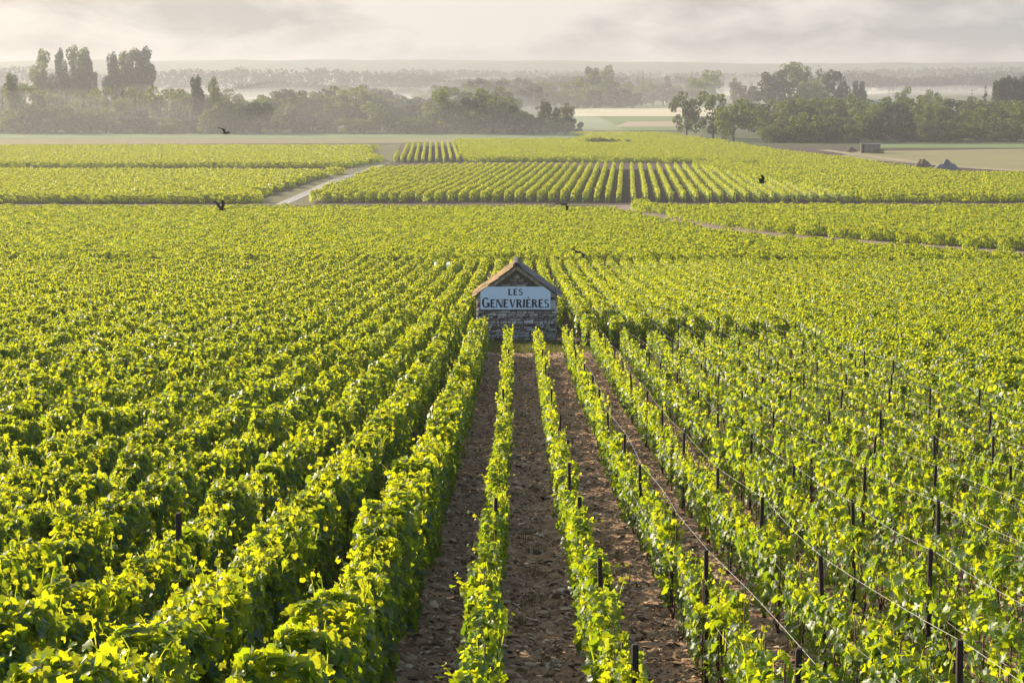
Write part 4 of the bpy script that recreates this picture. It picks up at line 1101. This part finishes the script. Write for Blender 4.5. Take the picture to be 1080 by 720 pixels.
# ------------------------------------------------------------------ stakes and wires
PD = [12.15, 17.15, 21.8, 26.6, 31.4, 36.1, 41.2, 46.0, 50.6, 55.4, 60.0, 64.6, 69.2]
post_me = []
for k in range(5):
    rg = np.random.default_rng(50 + k); b = MB(); n = 8; hgt = 1.28
    rings = []
    for z in (-.25, .3, .8, hgt - .02, hgt):
        f = .9 if z == hgt else 1
        rings.append([(    .023 * f * (1 + rg.normal(0, .06)) * math.cos(a) * (1.12 if i % 2 else .95), .023 * f * math.sin(a) * (1.1 if i % 2 else .95), z) for i, a in enumerate(np.linspace(0, 2 * math.pi, n, endpoint=False))])
    fs = [(j * n + i, j * n + (i + 1) % n, (j + 1) * n + (i + 1) % n, (j + 1) * n + i) for j in range(4) for i in range(n)] + [tuple(4 * n + i for i in range(n))]
    b.add([v for r in rings for v in r], fs); post_me.append(b.mesh('wooden_stake', M['post']))
TOPS = {}
for k, x in enumerate(YROWS):
    cnt = 0
    for j, D in enumerate(PD):
        px_, py_ = x + rng.normal(0, .025), D + rng.normal(0, .15)
        sh = rng.normal(0, .03); zz = gz1(py_) + .03 + sh
        lx, ly = rng.normal(0, .022), rng.normal(0, .022)
        TOPS[(k, j)] = (px_ + lx * 1.34, py_ - ly * 1.34 * 0, zz + 1.25)
        u, v, _ = proj((px_, py_, zz + 1.22))
        if not (-4 < u < 1084 and v < 724): continue
        if k == 10 and j % 3 == 1 or k == 0 and j not in (2, 3, 6, 9): continue
        o = ob('wooden_stake', post_me[(j + k * 3) % 5], loc=(px_, py_, zz)); o.rotation_euler = (0, lx, rng.uniform(0, 6.28) * 0)
        o.scale = (1, 1, 1)
        tag(o, f'dark wooden stake, {ORD[cnt]} from the camera in the {ORD[k]} narrow vine row from the left', 'stake', 'dark stakes of the narrow vine rows'); cnt += 1
for px, py in ((137, 541), (186, 540)):
    pp = at(px, py, 1.5)
    o = ob('wooden_stake', post_me[0], loc=(round(pp.x + .28) - .28, pp.y, gz1(pp.y) + .22))
    tag(o, 'dark stake poking out of the dense left vines, ' + ('the one further left' if px < 150 else 'the one closer to the bare soil'), 'stake', 'stakes in the dense left vines')
for k, x in enumerate(YROWS):
    for lev, zoff, rad in ((0, 0.0, .0019), (1, -.48, .0016)):
        if k < 2 - lev or (lev == 0 and k == 1): continue
        b = MB(); pth = []; rg = np.random.default_rng(700 + k * 2 + lev)
        first_top = (x, 5.5, gz1(5.5) + 1.25)
        nodes = [first_top] + [TOPS[(k, j)] for j in range(len(PD))]
        for a, c_ in zip(nodes, nodes[1:]):
            sag = rg.uniform(.005, .035); wx_ = rg.normal(0, .02)
            m = 9
            for i in range(m):
                t = i / m
                pth.append((a[0] + (c_[0] - a[0]) * t + wx_ * math.sin(t * math.pi) + .038 * (1 if lev == 0 else -1), a[1] + (c_[1] - a[1]) * t, a[2] + (c_[2] - a[2]) * t + zoff - sag * 4 * t * (1 - t) + .004))
        pth.append((nodes[-1][0], nodes[-1][1], nodes[-1][2] + zoff))
        b.tube(pth, rad, 5)
        o = b.build('trellis_wire', M['wire' if lev == 0 else 'oldwire'], smooth=True)
        tag(o, f"pale {'top' if lev == 0 else 'lower'} wire strung along the stakes of the {ORD[k]} narrow vine row", 'wire', 'trellis wires of the narrow rows')

# ------------------------------------------------------------------ white van on the sunken road behind the vines
VD = 149.0; vx = along(470.5, VD) if False else (470.5 - 545) / F * VD
def van():
    o = empty('parked_van', (vx, VD, gz1(VD) - .78), R(4))
    w, l, h = 1.86, 4.3, 1.62
    def hull(pr, half):                              # side profile extruded with rounded shoulders
        b = MB(); n = len(pr)
        secs = [(-half, .93), (-half * .93, 1), (half * .93, 1), (half, .93)]
        V = []
        for xx, sc_ in secs:
            for y_, z_ in pr: V.append((xx, y_ * (1 - (1 - sc_) * .25), z_ if z_ < .9 else .9 + (z_ - .9) * (1 - (1 - sc_) * .6)))
        fs = [(j * n + i, j * n + (i + 1) % n, (j + 1) * n + (i + 1) % n, (j + 1) * n + i) for j in range(3) for i in range(n)] + [tuple(range(n))[::-1], tuple(3 * n + i for i in range(n))]
        b.add(V, fs); return b
    pr = [(-2.1, .28), (2.0, .28), (2.12, .5), (2.1, .85), (1.35, 1.0), (.75, 1.52), (.55, 1.6), (-1.85, 1.62), (-2.0, 1.5), (-2.15, .8)]
    body = hull(pr, w / 2).build('body', M['carwhite'], o, smooth=False)
    for s in (-1, 1):
        b = MB(); b.box((s * .43, -2.075, 1.2), (.70, .05, .52), Matrix.Rotation(R(-12), 3, 'X')); b.build('rear_window', M['carglass'], o)
        b = MB(); b.box((s * .82, -2.12, .82), (.16, .07, .4)); b.build('tail_light', M['chrome'], o)
        b = MB(); b.box((s * (w/2 + .0), .35, 1.22), (.03, 1.0, .4)); b.build('side_window', M['carglass'], o)
        for y_ in (-1.35, 1.4):
            b = MB(); b.tube([(s * .72, y_, .33), (s * .93, y_, .33)], .33, 20); wh = b.build('wheel', M['rubber'], o)
            b = MB(); b.tube([(s * .9, y_, .33), (s * .945, y_, .33)], .19, 14); b.build('rim', M['concrete'], wh)
    b = MB(); b.box((0, -2.17, .42), (1.7, .12, .2)); b.build('bumper', M['rubber'], o)
    tag(o, 'white van behind the vines left of the hut, only its roof showing', 'van')
van()

# ------------------------------------------------------------------ birds
def bird(px, py, D, span, pose, head, roll, label):
    d = ray(px, py); t = D / d.y; loc = d * t
    span *= 1.5
    bm = bmesh.new()
    prof = [(-.34, .004, .05), (-.27, .012, .075), (-.20, .022, .05), (-.12, .045, .045), (0, .07, .07), (.10, .068, .066), (.17, .045, .045), (.20, .040, .042), (.25, .043, .045), (.29, .030, .03), (.32, .014, .012), (.37, .004, .004)]
    rings = []
    for x, rz_, ry in prof:
        rings.append([bm.verts.new((x, ry * math.cos(a), rz_ * math.sin(a) + (.02 if x > .16 else 0))) for a in np.linspace(0, 2 * math.pi, 10, endpoint=False)])
    for a, c_ in zip(rings, rings[1:]):
        for i in range(10): bm.faces.new((a[i], a[(i + 1) % 10], c_[(i + 1) % 10], c_[i]))
    bm.faces.new(rings[0]); bm.faces.new(rings[-1][::-1])
    for s in (-1, 1):
        up1, up2, sw = pose[0 if s < 0 else 1]
        # wing: shoulder, wrist, tip with finger feathers
        stn = [(0, .13, .10, -.13, .03), (.5, .15, .14 , -.15, .024), (.75, .10, .10 - sw * .5, -.19 - sw * .3, .018), (1.0, .02 - sw, -.02 - sw, -.22 - sw, .012)]
        ringsw = []
        pos = Vector((0, s * .05, .02)); prevu = 0
        for u, _, le, te, th in stn:
            du = u - prevu; prevu = u
            ang = up1 if u <= .5 else up2
            pos = pos + Vector((0, s * math.cos(ang) * du * span / 2, math.sin(ang) * du * span / 2))
            nrm = Vector((0, -s * math.sin(ang), math.cos(ang)))
            ringsw.append([bm.verts.new(pos + Vector((xx, 0, 0)) + nrm * zz) for xx, zz in ((le, 0), ((le + te) / 2, th), (te, 0), ((le + te) / 2, -th * .7))])
        for a, c_ in zip(ringsw, ringsw[1:]):
            for i in range(4): bm.faces.new((a[i], a[(i + 1) % 4], c_[(i + 1) % 4], c_[i]))
        bm.faces.new(ringsw[0]); bm.faces.new(ringsw[-1][::-1])
    bmesh.ops.recalc_face_normals(bm, faces=bm.faces)
    me = bpy.data.meshes.new('bird'); bm.to_mesh(me); bm.free(); me.materials.append(M['feather'])
    o = ob('bird', me)
    md = o.modifiers.new('skin', 'REMESH'); md.mode = 'VOXEL'; md.voxel_size = .014; md.use_smooth_shade = True
    o.location = loc; o.rotation_euler = (roll, 0, head)
    return tag(o, label, 'bird')
U = lambda a, b_, s: (R(a), R(b_), s)
bird(238, 140.5, 135, .95, (U(20, 2, .1), U(34, 12, .1)), R(35), R(6), 'black bird gliding before the left wood, highest of the five')
bird(233.5, 221, 125, .95, (U(48, 62, .05), U(42, 58, .06)), R(38), R(-4), 'black bird with both wings raised over the left vines')
bird(594, 215.5, 125, 1.0, (U(-8, -38, .12), U(-2, -30, .1)), R(35), R(6), 'black bird banking just above the cross track')
bird(803.5, 192.5, 130, .95, (U(40, 26, .10), U(45, 20, .12)), R(12), R(-10), 'black bird flapping over the right end of the striped block')
bird(609, 266, 112, 1.05, (U(2, -20, .12), U(10, -8, .1)), R(40), R(10), 'black bird flying low just right of the hut roof')
